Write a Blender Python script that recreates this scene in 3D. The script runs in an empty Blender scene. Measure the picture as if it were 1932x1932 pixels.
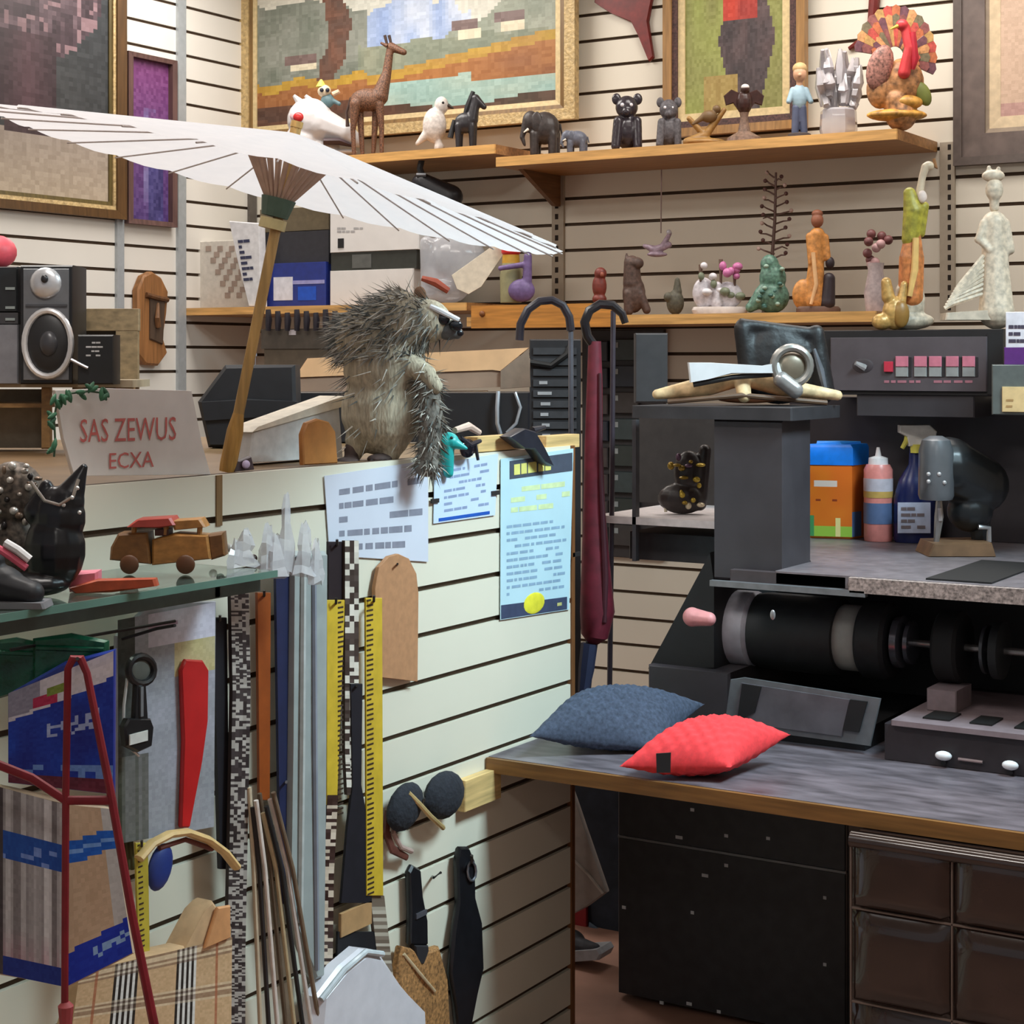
import bpy, bmesh, math, random
from mathutils import Vector, Matrix, Euler
R = random.Random(7)
SC = bpy.context.scene; COL = SC.collection
# ---------------------------------------------------------------- camera model
F_, CX, CY, H = 3300.0, 966.0, 680.0, 1.66
TH = math.radians(31.65); cT, sT = math.cos(TH), math.sin(TH)
CAM = Vector((0, 0, H)); FW = Vector((-sT, cT, 0)); RT = Vector((cT, sT, 0)); UP = Vector((0, 0, 1))
def ray(u, v):
    a = (u-CX)/F_
    return Vector((a*cT-sT, a*sT+cT, -(v-CY)/F_))
def onX(u, v, X): r = ray(u, v); return CAM+r*(X/r.x)
def onY(u, v, Y): r = ray(u, v); return CAM+r*(Y/r.y)
def onZ(u, v, Z): r = ray(u, v); return CAM+r*((Z-H)/r.z)
def onD(u, v, D): return CAM+ray(u, v)*D
def dX(u, X): return X/ray(u, 0).x
def dY(u, Y): return Y/ray(u, 0).y
# the room
XL, YB, XP = -5.0, 5.96, -2.17          # left wall, back wall, slatted counter front
ZC = 1.447                               # counter top
ZUA, ZUB, ZLA, ZLB = 2.47, 2.42, 1.878, 1.822   # shelves on the back wall
ZB = 0.745                               # bench top
# ---------------------------------------------------------------- materials
def lin(c):
    c /= 255.0
    return c/12.92 if c <= .04045 else ((c+.055)/1.055)**2.4
MATS = {}
def m(r, g, b, rough=.55, metal=0, n=.12, sc=40, bump=0, alpha=1, trans=0, coat=0, stretch=None):
    key = (r, g, b, rough, metal, n, sc, bump, alpha, trans, coat, stretch)
    if key in MATS: return MATS[key]
    mt = bpy.data.materials.new('mat_%d_%d_%d' % (r, g, b)); mt.use_nodes = True
    nt = mt.node_tree; bs = nt.nodes['Principled BSDF']
    bs.inputs['Roughness'].default_value = rough; bs.inputs['Metallic'].default_value = metal
    bs.inputs['Alpha'].default_value = alpha
    bs.inputs['Transmission Weight'].default_value = trans
    bs.inputs['Coat Weight'].default_value = coat
    tc = nt.nodes.new('ShaderNodeTexCoord'); no = nt.nodes.new('ShaderNodeTexNoise')
    no.inputs['Scale'].default_value = sc; no.inputs['Detail'].default_value = 4
    if stretch:
        mp = nt.nodes.new('ShaderNodeMapping'); mp.inputs['Scale'].default_value = stretch
        nt.links.new(tc.outputs['Object'], mp.inputs[0]); nt.links.new(mp.outputs[0], no.inputs['Vector'])
    else: nt.links.new(tc.outputs['Object'], no.inputs['Vector'])
    rp = nt.nodes.new('ShaderNodeValToRGB')
    L = [lin(r), lin(g), lin(b)]
    rp.color_ramp.elements[0].position = .3; rp.color_ramp.elements[1].position = .7
    rp.color_ramp.elements[0].color = (*[x*(1-n) for x in L], 1)
    rp.color_ramp.elements[1].color = (*[min(1, x*(1+n)) for x in L], 1)
    nt.links.new(no.outputs['Fac'], rp.inputs[0]); nt.links.new(rp.outputs[0], bs.inputs['Base Color'])
    if bump:
        bp = nt.nodes.new('ShaderNodeBump'); bp.inputs['Strength'].default_value = bump
        bp.inputs['Distance'].default_value = .01
        nt.links.new(no.outputs['Fac'], bp.inputs['Height']); nt.links.new(bp.outputs[0], bs.inputs['Normal'])
    MATS[key] = mt
    return mt
def wood(r, g, b, rough=.45, axis=0, sc=6):
    st = [14, 14, 14]; st[axis] = 1
    return m(r, g, b, rough, 0, .28, sc, 0, 1, 0, 0, tuple(st))
def paintmat():
    if 'paint' in MATS: return MATS['paint']
    mt = bpy.data.materials.new('mat_painted'); mt.use_nodes = True
    nt = mt.node_tree; bs = nt.nodes['Principled BSDF']; bs.inputs['Roughness'].default_value = .5
    at = nt.nodes.new('ShaderNodeAttribute'); at.attribute_name = 'Col'
    no = nt.nodes.new('ShaderNodeTexNoise'); no.inputs['Scale'].default_value = 120
    mx = nt.nodes.new('ShaderNodeMix'); mx.data_type = 'RGBA'; mx.blend_type = 'OVERLAY'; mx.inputs[0].default_value = .1
    nt.links.new(at.outputs['Color'], mx.inputs[6]); nt.links.new(no.outputs['Fac'], mx.inputs[7])
    nt.links.new(mx.outputs[2], bs.inputs['Base Color'])
    MATS['paint'] = mt
    return mt
# ---------------------------------------------------------------- frames
class Fr:
    """where picture-plane measurements land: C = a plane facing the lens at a depth, X / Y / Z = world planes"""
    def __init__(s, mode, val):
        s.mode, s.val = mode, val
        if mode == 'C': s.r, s.n, s.ds = RT, -FW, val/F_
        if mode == 'X': s.r, s.n, s.ds = Vector((0, 1, 0)), Vector((1, 0, 0)), .001
        if mode == 'Y': s.r, s.n, s.ds = Vector((1, 0, 0)), Vector((0, -1, 0)), .001
        if mode == 'Z': s.r, s.n, s.ds = RT, UP, .001
    def M(s, u, v, d=0):
        k = d*s.ds
        if s.mode == 'C': return onD(u, v, s.val-k)
        if s.mode == 'X': return onX(u, v, s.val+k)
        if s.mode == 'Y': return onY(u, v, s.val-k)
        return onZ(u, v, s.val+k)
    def S(s, u, v):
        p = s.M(u, v)-CAM
        return p.dot(FW)/F_
def FC(D): return Fr('C', D)
def FX(X): return Fr('X', X)
def FY(Y): return Fr('Y', Y)
# ---------------------------------------------------------------- geometry collector
class G:
    def __init__(s, fr, name, mat, parent=None, label=None, kind=None):
        s.f, s.name, s.parent, s.label, s.kind = fr, name, parent, label, kind
        s.bm = bmesh.new(); s.mats = [mat]; s.cur = 0; s.cl = None
    def use(s, mat):
        if mat not in s.mats: s.mats.append(mat)
        s.cur = s.mats.index(mat); return s
    def _f(s, vs):
        try: fc = s.bm.faces.new(vs)
        except ValueError: return None
        fc.material_index = s.cur; return fc
    def _vv(s, pts): return [s.bm.verts.new(p) for p in pts]
    def loft(s, rings, caps=True, close=False):
        V = [s._vv(r) for r in rings]; n = len(V[0])
        for i in range(len(V)-(0 if close else 1)):
            a, b = V[i], V[(i+1) % len(V)]
            for k in range(n): s._f([a[k], a[(k+1) % n], b[(k+1) % n], b[k]])
        if caps and not close: s._f(V[0][::-1]); s._f(V[-1])
        return s
    def hull(s, a, b, bev=0):                 # two matching outlines -> solid, with chamfered front (b)
        rings = [a, b]
        if bev:
            c = sum(b, Vector())/len(b); n = (sum(b, Vector())-sum(a, Vector()))/len(b)
            nn = n.normalized()
            b1 = [p-nn*bev for p in b]; b2 = [p+(c-p).normalized()*bev for p in b]
            a1 = [p+nn*bev for p in a]; a2 = [p+(sum(a, Vector())/len(a)-p).normalized()*bev for p in a]
            rings = [a2, a1, b1, b2]
        return s.loft(rings)
    def W(s, x0, x1, y0, y1, z0, z1, bev=0):  # world box
        q = lambda y: [Vector((x0, y, z0)), Vector((x1, y, z0)), Vector((x1, y, z1)), Vector((x0, y, z1))]
        return s.hull(q(y1), q(y0), bev)
    def P(s, pts, d0, d1, bev=0):             # outline traced in the frame, given its thickness d0..d1
        b = [s.f.M(u, v, d1) for u, v in pts]; a = [p-s.f.n*(d1-d0)*s.f.ds for p in b]
        return s.hull(a, b, bev)
    def rc(s, u0, u1, v0, v1, d):
        um, vm = (u0+u1)/2, (v0+v1)/2
        c = s.f.M(um, vm, d); e0 = s.f.M(u0, vm, d)-c; e1 = s.f.M(u1, vm, d)-c; t = s.f.M(um, v0, d)-c; b = s.f.M(um, v1, d)-c
        x0 = s.f.r*e0.dot(s.f.r); x1 = s.f.r*e1.dot(s.f.r); o = c
        z1 = UP*t.z; z0 = UP*b.z
        return [o+x0+z0, o+x1+z0, o+x1+z1, o+x0+z1]
    def B(s, u0, u1, v0, v1, d0, d1, bev=0):
        b = s.rc(u0, u1, v0, v1, d1); a = [p-s.f.n*(d1-d0)*s.f.ds for p in b]
        return s.hull(a, b, bev)
    def E(s, u, v, d, ru, rv, rd=None, rot=0, seg=14, rng=9):
        c = s.f.M(u, v, d); S = s.f.S(u, v); rd_ = rd is not None; rd = (ru*S if rd is None else rd*s.f.ds)
        a, b = ru*S, rv*S
        if rd_ and s.f.mode != 'C': a = (s.f.M(u+ru, v, d)-s.f.M(u-ru, v, d)).dot(s.f.r)/2
        ca, sa = math.cos(rot), math.sin(rot); rings = []
        for i in range(rng+1):
            t = math.pi*i/rng; t = min(max(t, .06), math.pi-.06); ring = []
            for k in range(seg):
                p = 2*math.pi*k/seg
                x, y, z = a*math.sin(t)*math.cos(p), rd*math.sin(t)*math.sin(p), -b*math.cos(t)
                ring.append(c+s.f.r*(x*ca-z*sa)+UP*(x*sa+z*ca)+s.f.n*y)
            rings.append(ring)
        return s.loft(rings)
    def tube(s, pts, rad, seg=8, close=False, flat=1.0):  # world points, radius in m
        n = len(pts); rad = rad if isinstance(rad, (list, tuple)) else [rad]*n; rings = []; last = None
        for i, p in enumerate(pts):
            if close: t = pts[(i+1) % n]-pts[i-1]
            else: t = pts[min(i+1, n-1)]-pts[max(i-1, 0)]
            if t.length < 1e-9: t = Vector((0, 0, 1))
            t.normalize()
            a = last-t*last.dot(t) if last is not None else (s.f.r-t*s.f.r.dot(t) if abs(t.dot(s.f.r)) < .9 else UP-t*t.z)
            a.normalize(); last = a; b = t.cross(a)
            rings.append([p+(a*math.cos(2*math.pi*k/seg)+b*flat*math.sin(2*math.pi*k/seg))*rad[i] for k in range(seg)])
        return s.loft(rings, True, close)
    def T(s, path, r, seg=8, close=False, flat=1.0):      # frame path [(u,v,d)], radius in px
        pts = [s.f.M(*p) for p in path]; S = s.f.S(path[0][0], path[0][1])
        r = [x*S for x in r] if isinstance(r, (list, tuple)) else r*S
        return s.tube(pts, r, seg, close, flat)
    def Lz(s, u, prof, d=0, seg=20, sq=1.0):              # lathe: profile [(radius px, v)]
        rings = []; S = s.f.S(u, prof[0][1])
        for r, v in prof:
            c = s.f.M(u, v, d); r = max(r, .05)*S
            rings.append([c+s.f.r*r*math.cos(2*math.pi*k/seg)+s.f.n*r*sq*math.sin(2*math.pi*k/seg) for k in range(seg)])
        return s.loft(rings)
    def org(s, items, vox=2.0, sm=2):                     # melted lumps: ('e',u,v,d,ru,rv,rd[,rot]) ('c',[(u,v,d),..],[r..])
        g = G(s.f, 'tmp', s.mats[0])
        for it in items:
            if it[0] == 'e': g.E(*it[1:8])
            else:
                g.T(it[1], it[2], 10)
                rr = it[2] if isinstance(it[2], (list, tuple)) else [it[2]]*len(it[1])
                for p, r in zip(it[1], rr): g.E(p[0], p[1], p[2], r, r, r if s.f.mode == 'C' else None)
        bmesh.ops.recalc_face_normals(g.bm, faces=g.bm.faces)
        me = bpy.data.meshes.new('tmp'); g.bm.to_mesh(me); ob = bpy.data.objects.new('tmp', me); COL.objects.link(ob)
        it = items[0]; S = s.f.S(it[1], it[2]) if it[0] == 'e' else s.f.S(it[1][0][0], it[1][0][1])
        rm = ob.modifiers.new('r', 'REMESH'); rm.mode = 'VOXEL'; rm.voxel_size = vox*S
        if sm: sm_ = ob.modifiers.new('s', 'SMOOTH'); sm_.factor = .5; sm_.iterations = sm
        dg = bpy.context.evaluated_depsgraph_get(); ev = ob.evaluated_get(dg); em = ev.to_mesh()
        V = s._vv([v.co.copy() for v in em.vertices])
        for p in em.polygons: s._f([V[i] for i in p.vertices])
        ev.to_mesh_clear(); bpy.data.objects.remove(ob); bpy.data.meshes.remove(me)
        return s
    def paint(s, pt, nx, ny, fn):                         # pt(a,b) -> world; fn(a,b) -> sRGB
        s.use(paintmat())
        if s.cl is None: s.cl = s.bm.loops.layers.float_color.new('Col')
        V = [[s.bm.verts.new(pt(i/nx, j/ny)) for i in range(nx+1)] for j in range(ny+1)]
        for j in range(ny):
            for i in range(nx):
                fc = s._f([V[j+1][i], V[j+1][i+1], V[j][i+1], V[j][i]])
                c = fn((i+.5)/nx, (j+.5)/ny); c = (*[lin(max(0, min(255, x))) for x in c], 1)
                for lp in fc.loops: lp[s.cl] = c
        return s
    def prect(s, u0, u1, v0, v1, d, nx, ny, fn):
        q = s.rc(u0, u1, v0, v1, d)
        return s.paint(lambda a, b: q[3].lerp(q[2], a).lerp(q[0].lerp(q[1], a), b), nx, ny, fn)
    def pquad(s, q, d, nx, ny, fn):                       # quad of frame px: tl,tr,br,bl
        q = [s.f.M(p[0], p[1], p[2] if len(p) > 2 else d) for p in q]
        return s.paint(lambda a, b: q[0].lerp(q[1], a).lerp(q[3].lerp(q[2], a), b), nx, ny, fn)
    def text(s, body, u, v, h, d, th=.8, slope=0, wx=1.0):
        cu = bpy.data.curves.new('t', 'FONT'); cu.body = body; cu.size = 1; cu.extrude = 0; cu.resolution_u = 2
        ob = bpy.data.objects.new('t', cu); COL.objects.link(ob)
        dg = bpy.context.evaluated_depsgraph_get(); ev = ob.evaluated_get(dg); me = ev.to_mesh()
        k = h/.7
        V = s._vv([s.f.M(u+p.co.x*k*wx, v-p.co.y*k+slope*p.co.x*k*wx, d) for p in me.vertices])
        for p in me.polygons: s._f([V[i] for i in p.vertices])
        ev.to_mesh_clear(); bpy.data.objects.remove(ob); bpy.data.curves.remove(cu)
        return s
    def dashes(s, q, d, rows, fill=.55, seed=1, lo=.03, hi=.12):  # small unreadable print inside a px quad
        rr = random.Random(seed); f2 = lambda a, b: ((q[0][0]*(1-a)+q[1][0]*a)*(1-b)+(q[3][0]*(1-a)+q[2][0]*a)*b,
                                                    (q[0][1]*(1-a)+q[1][1]*a)*(1-b)+(q[3][1]*(1-a)+q[2][1]*a)*b)
        for j in range(rows):
            a = 0
            while a < .93:
                w = rr.uniform(lo, hi)
                if rr.random() < .82 and a+w < 1:
                    b0 = (j+.5-fill/2)/rows; b1 = (j+.5+fill/2)/rows
                    s._f(s._vv([s.f.M(*f2(x, y), d) for x, y in ((a, b1), (a+w, b1), (a+w, b0), (a, b0))]))
                a += w+rr.uniform(.01, .035)
        return s
# ---------------------------------------------------------------- things
class Thing:
    def __init__(s, name, label, cat, fr, rest=None, group=None, kind=None):
        s.name, s.label, s.cat, s.f, s.rest, s.group, s.kind = name, label, cat, fr, rest, group, kind; s.parts = []
    def part(s, name, mat, parent=None, fr=None, label=None, kind=None):
        g = G(fr or s.f, name, mat, parent, label, kind); s.parts.append(g); return g
    def done(s, shift=None, smooth=35):
        for g in s.parts:
            bmesh.ops.recalc_face_normals(g.bm, faces=g.bm.faces)
        vs = [v.co for g in s.parts for v in g.bm.verts]
        lo = Vector([min(v[i] for v in vs) for i in range(3)]); hi = Vector([max(v[i] for v in vs) for i in range(3)])
        base = Vector(((lo.x+hi.x)/2, (lo.y+hi.y)/2, lo.z)); off = Vector(shift or (0, 0, 0))
        if s.rest is not None: off = off+Vector((0, 0, s.rest-lo.z))
        single = len(s.parts) == 1; root = None
        if not single:
            root = bpy.data.objects.new(s.name, None); root.empty_display_size = .05; COL.objects.link(root); root.location = base+off
        made = {}
        for g in s.parts:
            for v in g.bm.verts: v.co -= base
            me = bpy.data.meshes.new(s.name if single else g.name)
            g.bm.to_mesh(me); g.bm.free()
            for mt in g.mats: me.materials.append(mt)
            for p in me.polygons: p.use_smooth = True
            me.set_sharp_from_angle(angle=math.radians(smooth))
            o = bpy.data.objects.new(s.name if single else g.name, me); COL.objects.link(o)
            if single: root = o; o.location = base+off
            else: o.parent = made[g.parent] if g.parent else root
            if g.label: o['label'] = g.label
            if g.kind: o['kind'] = g.kind
            made[g] = o
        if s.kind == 'structure': root['kind'] = 'structure'
        else:
            root['category'] = s.cat
            if s.kind: root['kind'] = s.kind
        if s.label: root['label'] = s.label
        if s.group: root['group'] = s.group
        return root
def one(name, label, cat, fr, mat, rest=None, group=None):
    t = Thing(name, label, cat, fr, rest, group); return t, t.part(name, mat)
# ================================================================ the setting
WHITE = m(226, 222, 214, .45, 0, .03, 3); GROOVE = m(74, 56, 40, .8)
CREAM = m(226, 219, 203, .45, 0, .03, 3); PANEL = m(224, 217, 198, .42, 0, .03, 3)
def slat(name, fr, a0, a1, zlo, zhi, zg, thick, mat, gap=.0125, lab=None, struct=True, cat=None, group=None):
    """slatted board: planks standing proud of a brown core; zg = height of one groove centre"""
    t = Thing(name, lab, cat, fr, None, group, 'structure' if struct else None)
    g = t.part(name if struct else 'slat_board', mat); P = .1016
    def box(z0, z1, n0, n1, bev=0):
        pts = lambda n: [fr.r*a+fr.n*n+Vector((0, 0, z))+org for a, z in ((a0, z0), (a1, z0), (a1, z1), (a0, z1))]
        org = Vector((fr.val, 0, 0)) if fr.mode == 'X' else Vector((0, fr.val, 0))
        g.hull(pts(n0), pts(n1), bev)
    g.use(GROOVE); box(zlo, zhi, -thick, -.01)
    g.use(mat); k = math.floor((zlo-zg)/P)
    while zg+k*P < zhi:
        z0 = max(zlo, zg+k*P+gap/2); z1 = min(zhi, zg+(k+1)*P-gap/2)
        if z1-z0 > .005: box(z0, z1, -.011, 0, .0015)
        k += 1
    return t
ZG_L = onX(350, 13, XL).z; ZG_B = onY(1090, 31, YB).z; ZG_P = onX(1066, 1521, XP).z
slat('wall_left', FX(XL), -3.0, YB, 0, 3.45, ZG_L, .09, WHITE).done()
slat('wall_back', FY(YB), XL, 2.6, 0, 3.45, ZG_B, .09, CREAM).done()
fl = Thing('floor', None, None, FX(0), None, None, 'structure')
fl.part('floor', m(150, 112, 96, .5, 0, .25, 5)).W(XL, 2.6, -3.0, YB, -.1, 0); fl.done()
ce = Thing('ceiling', None, None, FX(0), None, None, 'structure')
ce.part('ceiling', m(225, 222, 215, .8)).W(XL, 2.6, -3.0, YB, 3.45, 3.55); ce.done()
wr = Thing('wall_right', None, None, FX(0), None, None, 'structure')
wr.part('wall_right', m(205, 200, 190, .7)).W(2.6, 2.7, -3.0, YB, 0, 3.45); wr.done()
# vertical slotted uprights on the walls
STEEL = m(176, 182, 186, .4, .35, .06); BEIGE = m(172, 160, 142, .5, .1, .06); SLOT = m(38, 30, 24, .9)
def upright(lab, fr, u, w, v0, v1, mat, slots=0, su=0):
    t = Thing('wall_upright', lab, 'shelf upright', fr, None, 'slotted wall uprights')
    g = t.part('rail', mat); g.B(u-w/2, u+w/2, v0, v1, 0, 14)
    if slots:
        h = t.part('slots', SLOT)
        for i in range(slots):
            v = v0+(i+.5)*(v1-v0)/slots
            h.B(u+su-3, u+su+3, v-5, v+5, 10, 15)
    t.done()
upright('grey steel upright on the left wall beside the purple picture', FX(XL), 344, 15, -90, 775, STEEL)
upright('grey steel upright on the left wall below the floral painting', FX(XL), 228, 13, 392, 600, STEEL)
upright('dark grey upright in the wall corner under the parasol', FX(XL), 478, 13, 352, 452, m(96, 90, 84, .5, .2))
upright('beige slotted upright on the back wall left of the figurines', FY(YB), 1052, 22, 318, 600, BEIGE, 14, -2)
upright('beige slotted upright on the back wall beside the brown framed picture', FY(YB), 1787, 28, 268, 590, BEIGE, 17, 4)
# ================================================================ counter
ct = slat('counter', FX(XP), .9, 3.8, 0, ZC, ZG_P, .03, PANEL, .0125,
          'white slatted counter front with a brown end edge', False, 'counter')
ct.part('end_post', wood(120, 76, 42, .5, 2)).W(XP-.028, XP+.004, 3.80, 3.815, 0, ZC)
ct.part('counter_top', m(122, 96, 66, .5, 0, .2, 8)).W(-3.55, XP-.03, .9, 3.75, ZC-.04, ZC-.003)
ct.part('base_cabinet', m(120, 112, 100, .6)).W(-3.0, XP-.09, .9, 3.7, 0, ZC-.041)
j = ct.part('joint_strip', wood(128, 98, 62, .6, 2)); yj = onX(412, 950, XP).y
j.W(XP, XP+.003, yj-.008, yj+.008, onX(412, 992, XP).z, ZC)
ct.done()
# wooden blocks capping the counter end
for (u0, u1, v0, v1, lab) in ((902, 985, 822, 850, 'short pale wooden block on the counter front left of the black clip'),
                              (1032, 1094, 821, 846, 'pale wooden block at the far end of the slatted counter front')):
    t, g = one('wooden_block', lab, 'block', FX(XP-.012), wood(206, 172, 116, .5, 1), None, 'wooden blocks on the counter')
    g.B(u0, u1, v0, v1, -30, 10, .002); t.done()
t, g = one('wooden_cleat', 'pale wooden cleat on the counter front holding the bench end', 'block', FX(XP), wood(208, 176, 118, .5, 1))
g.B(878, 946, 1461, 1519, 1, 26, .002); t.done()
# ================================================================ bench with black top
BX0, BX1, BY0, BY1 = XP+.002, .6, 3.40, 4.95
b = Thing('bench', 'low bench with scuffed black top and wooden front edge', 'bench', FY(BY0))
BT = m(104, 96, 102, .35, 0, .5, 9, 0, 1, 0, 0, (1, 3, 3))
b.part('top', BT).W(BX0, BX1, BY0+.012, BY1, ZB-.018, ZB, .002)
b.part('edge_strip', wood(132, 92, 48, .4, 0)).W(BX0, BX1, BY0, BY0+.012, ZB-.034, ZB-.001, .002)
b.done()
BLK = m(44, 44, 47, .5, 0, .2, 30); cx0 = onY(1165, 1600, 4.02).x; cx1 = onY(1597, 1700, 4.02).x
c = Thing('cabinet', 'matte black scuffed drawer cabinet under the bench', 'cabinet', FY(4.02))
c.part('body', BLK).W(cx0, cx1, 4.035, 4.7, .012, ZB-.02)
c.part('drawer_front', BLK).W(cx0+.002, cx1-.002, 4.02, 4.035, onY(1165, 1577, 4.02).z+.003, ZB-.036, .003)
c.part('door', BLK).W(cx0+.002, cx1-.002, 4.02, 4.035, .015, onY(1165, 1577, 4.02).z-.003, .003)
k = c.part('edge_trim', m(118, 120, 122, .4, .3)); zt = onY(1165, 1577, 4.02).z
k.W(cx0+.002, cx1-.002, 4.018, 4.025, zt-.003, zt+.003)
s_ = c.part('chips', m(200, 202, 205, .5)); rr = random.Random(4)
for (u, v, w) in ((1306, 1528, 7), (1281, 1580, 13), (1370, 1577, 7), (1449, 1582, 7), (1370, 1633, 7), (1177, 1712, 7), (1306, 1722, 6),
                  (1556, 1694, 6), (1556, 1820, 6), (1248, 1892, 7), (1300, 1894, 10), (1356, 1909, 7), (1330, 1652, 12)):
    s_.B(u-w/2, u+w/2, v-3, v+3, -3, 1.2)
c.done()
# brown tufted ottoman
t = Thing('ottoman', 'dark brown leather seat block with stitched square cushions', 'ottoman', FY(3.36))
LEA = m(50, 37, 33, .17, 0, .2, 9, .08, 1, 0, .6)
ox0 = onY(1604, 1700, 3.36).x
t.part('body', LEA).W(ox0+.01, .3, 3.385, 4.1, .01, ZB-.037)
xs = [ox0, onY(1795, 1700, 3.36).x]; xs += [xs[1]+(xs[1]-xs[0]), xs[1]+2*(xs[1]-xs[0])]
zs = [ZB-.038, onY(1790, 1745, 3.36).z, onY(1780, 1925, 3.36).z, .01]
for i in range(3):
    for jx in range(3):
        g = t.part('cushion', LEA); a0, a1, z1, z0 = xs[i], xs[i+1], zs[jx], zs[jx+1]; N = 9
        q = [[None]*(N+1) for _ in range(N+1)]
        for y in range(N+1):
            for x in range(N+1):
                p, r = x/N*2-1, y/N*2-1
                bul = (1-abs(p)**6)*(1-abs(r)**6)
                q[y][x] = g.bm.verts.new((a0+(a1-a0)*x/N, 3.372-.022*bul**.5, z0+(z1-z0)*y/N))
        for y in range(N):
            for x in range(N): g._f([q[y][x], q[y][x+1], q[y+1][x+1], q[y+1][x]])
PIP = m(112, 96, 88, .4, 0, .1, 20)
for x in xs[:3]: t.part('piping', PIP).tube([Vector((x, 3.365, zs[0])), Vector((x, 3.365, zs[3]))], .0028, 6)
for z in zs[:3]: t.part('piping', PIP).tube([Vector((xs[0], 3.365, z)), Vector((xs[3], 3.365, z))], .0028, 6)
t.part('highlight_roll', LEA).tube([Vector((ox0, 3.362, ZB-.052)), Vector((.3, 3.362, ZB-.052))], .014, 12)  # roll added to catch a highlight along the seat's top edge
t.done(None, 60)
# ================================================================ pillows
def pillow(lab, D, cor, hpx, col, tag, rest):
    """cor: 4 frame px corners (flat seam) at depth offsets; puffed surface with knit bobbles"""
    t = Thing('pillow', lab, 'pillow', FC(D), rest, 'knitted pillows on the bench')
    g = t.part('cover', col); N = 60; C4 = [g.f.M(*p) for p in cor]; S = g.f.ds
    for sg in (1, -1):
        V = [[None]*(N+1) for _ in range(N+1)]
        for y in range(N+1):
            for x in range(N+1):
                a, b2 = x/N, y/N
                pin = 1-.10*math.sin(math.pi*a)*abs(2*b2-1)**3; pin2 = 1-.10*math.sin(math.pi*b2)*abs(2*a-1)**3
                a2 = .5+(a-.5)*pin2; b3 = .5+(b2-.5)*pin
                p = C4[0].lerp(C4[1], a2).lerp(C4[3].lerp(C4[2], a2), b3)
                h = (max(0, (1-(2*a-1)**2)*(1-(2*b2-1)**2)))**.55
                bob = .075*math.sin(a*math.pi*15)*math.sin(b2*math.pi*15)*h
                p = p+UP*(sg*hpx*S*(h*(1.0 if sg > 0 else .55)+bob))
                V[y][x] = g.bm.verts.new(p)
        for y in range(N):
            for x in range(N): g._f([V[y][x], V[y][x+1], V[y+1][x+1], V[y+1][x]])
    bmesh.ops.remove_doubles(g.bm, verts=g.bm.verts, dist=1e-5)
    if tag:
        u, v, d = tag; h = t.part('tag', m(28, 24, 26, .6)); h.P([(u-14, v-20), (u+14, v-22), (u+13, v+16), (u-13, v+16)], d, d+3)
    t.done(None, 70)
KN = m(66, 74, 92, .9, 0, .35, 120); KR = m(238, 62, 66, .85, 0, .12, 90)
pillow('navy blue knitted pillow on the bench behind the red one', 4.08, [(998, 1415, 60), (1240, 1440, 20), (1330, 1352, -170), (1075, 1350, -120)], 62, KN, None, ZB+.001)
pillow('bright red knitted pillow on the bench', 3.88, [(1168, 1440, 70), (1378, 1442, 90), (1492, 1380, -60), (1285, 1388, -90)], 62, KR, (1252, 1436, 94), ZB+.001)
# ================================================================ shelves on the back wall
SH = wood(168, 122, 74, .45, 0); SH2 = wood(160, 114, 66, .45, 0)
def shelf(lab, x0, x1, y0, z, th, mat, brackets=(), fmat=None, grp='shelves on the back wall', drawer=False):
    t = Thing('shelf', lab, 'shelf', FY(y0), None, grp)
    t.part('board', mat).W(x0, x1, y0+.012, YB-.002, z-th, z)
    t.part('front_edge', fmat or wood(214, 164, 98, .4, 0)).W(x0, x1, y0, y0+.012, z-th, z, .002)
    for x in brackets:
        g = t.part('bracket', wood(120, 82, 48, .5, 1)); q = lambda X: [Vector((X, y0+.12, z-th)), Vector((X, YB-.002, z-th)), Vector((X, YB-.002, z-th-.12)), Vector((X, YB-.05, z-th-.12))]
        g.loft([q(x-.01), q(x+.01)])
    if drawer:
        g = t.part('drawer', wood(196, 132, 58, .4, 0)); g.B(888, 1158, 574, 618, -14, 6, .003); t.part('knob', m(120, 70, 30), g).E(910, 592, 8, 6, 6)
    t.done()
xa = onY(935, 290, 5.54).x; xb = onY(1692, 245, 5.54).x
shelf('left section of the high brown shelf under the landscape painting', onY(560, 300, 5.54).x, xa-.004, 5.54, ZUA, .035, SH, (onY(700, 300, 5.9).x,))
shelf('right section of the high brown shelf with the animal figurines', xa, xb, 5.54, ZUB, .035, SH, (onY(1052, 330, 5.94).x,))
xl0 = XL+.003; xl1 = onY(880, 590, 5.5).x; xl2 = onY(1652, 600, 5.5).x
shelf('left section of the low shelf under the white machine', xl0, xl1-.004, 5.5, ZLA, .03, SH2, (xl0+.9,), None)
shelf('right section of the low shelf under the small statues', xl1, xl2, 5.5, ZLB, .035, SH2, (), None, 'shelves on the back wall', True)
# ================================================================ pictures on the walls
def noise(i, j, k=0):
    x = math.sin(i*127.1+j*311.7+k*74.7)*43758.5453
    return x-math.floor(x)
def sm(x, y, k=0):
    i, j = math.floor(x), math.floor(y); fx, fy = x-i, y-j; fx = fx*fx*(3-2*fx); fy = fy*fy*(3-2*fy)
    a = noise(i, j, k)*(1-fx)+noise(i+1, j, k)*fx; b = noise(i, j+1, k)*(1-fx)+noise(i+1, j+1, k)*fx
    return a*(1-fy)+b*fy
def mixc(a, b, t): t = max(0, min(1, t)); return tuple(a[i]*(1-t)+b[i]*t for i in range(3))
def jit(c, x, y, amt=14, k=0):
    n = noise(int(x*71), int(y*67), k)-.5; return tuple(q+n*amt*2 for q in c)
GILT = m(186, 160, 112, .5, .1, .3, 60, .5); GILT2 = m(206, 184, 138, .5, .1, .15, 60)
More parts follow.
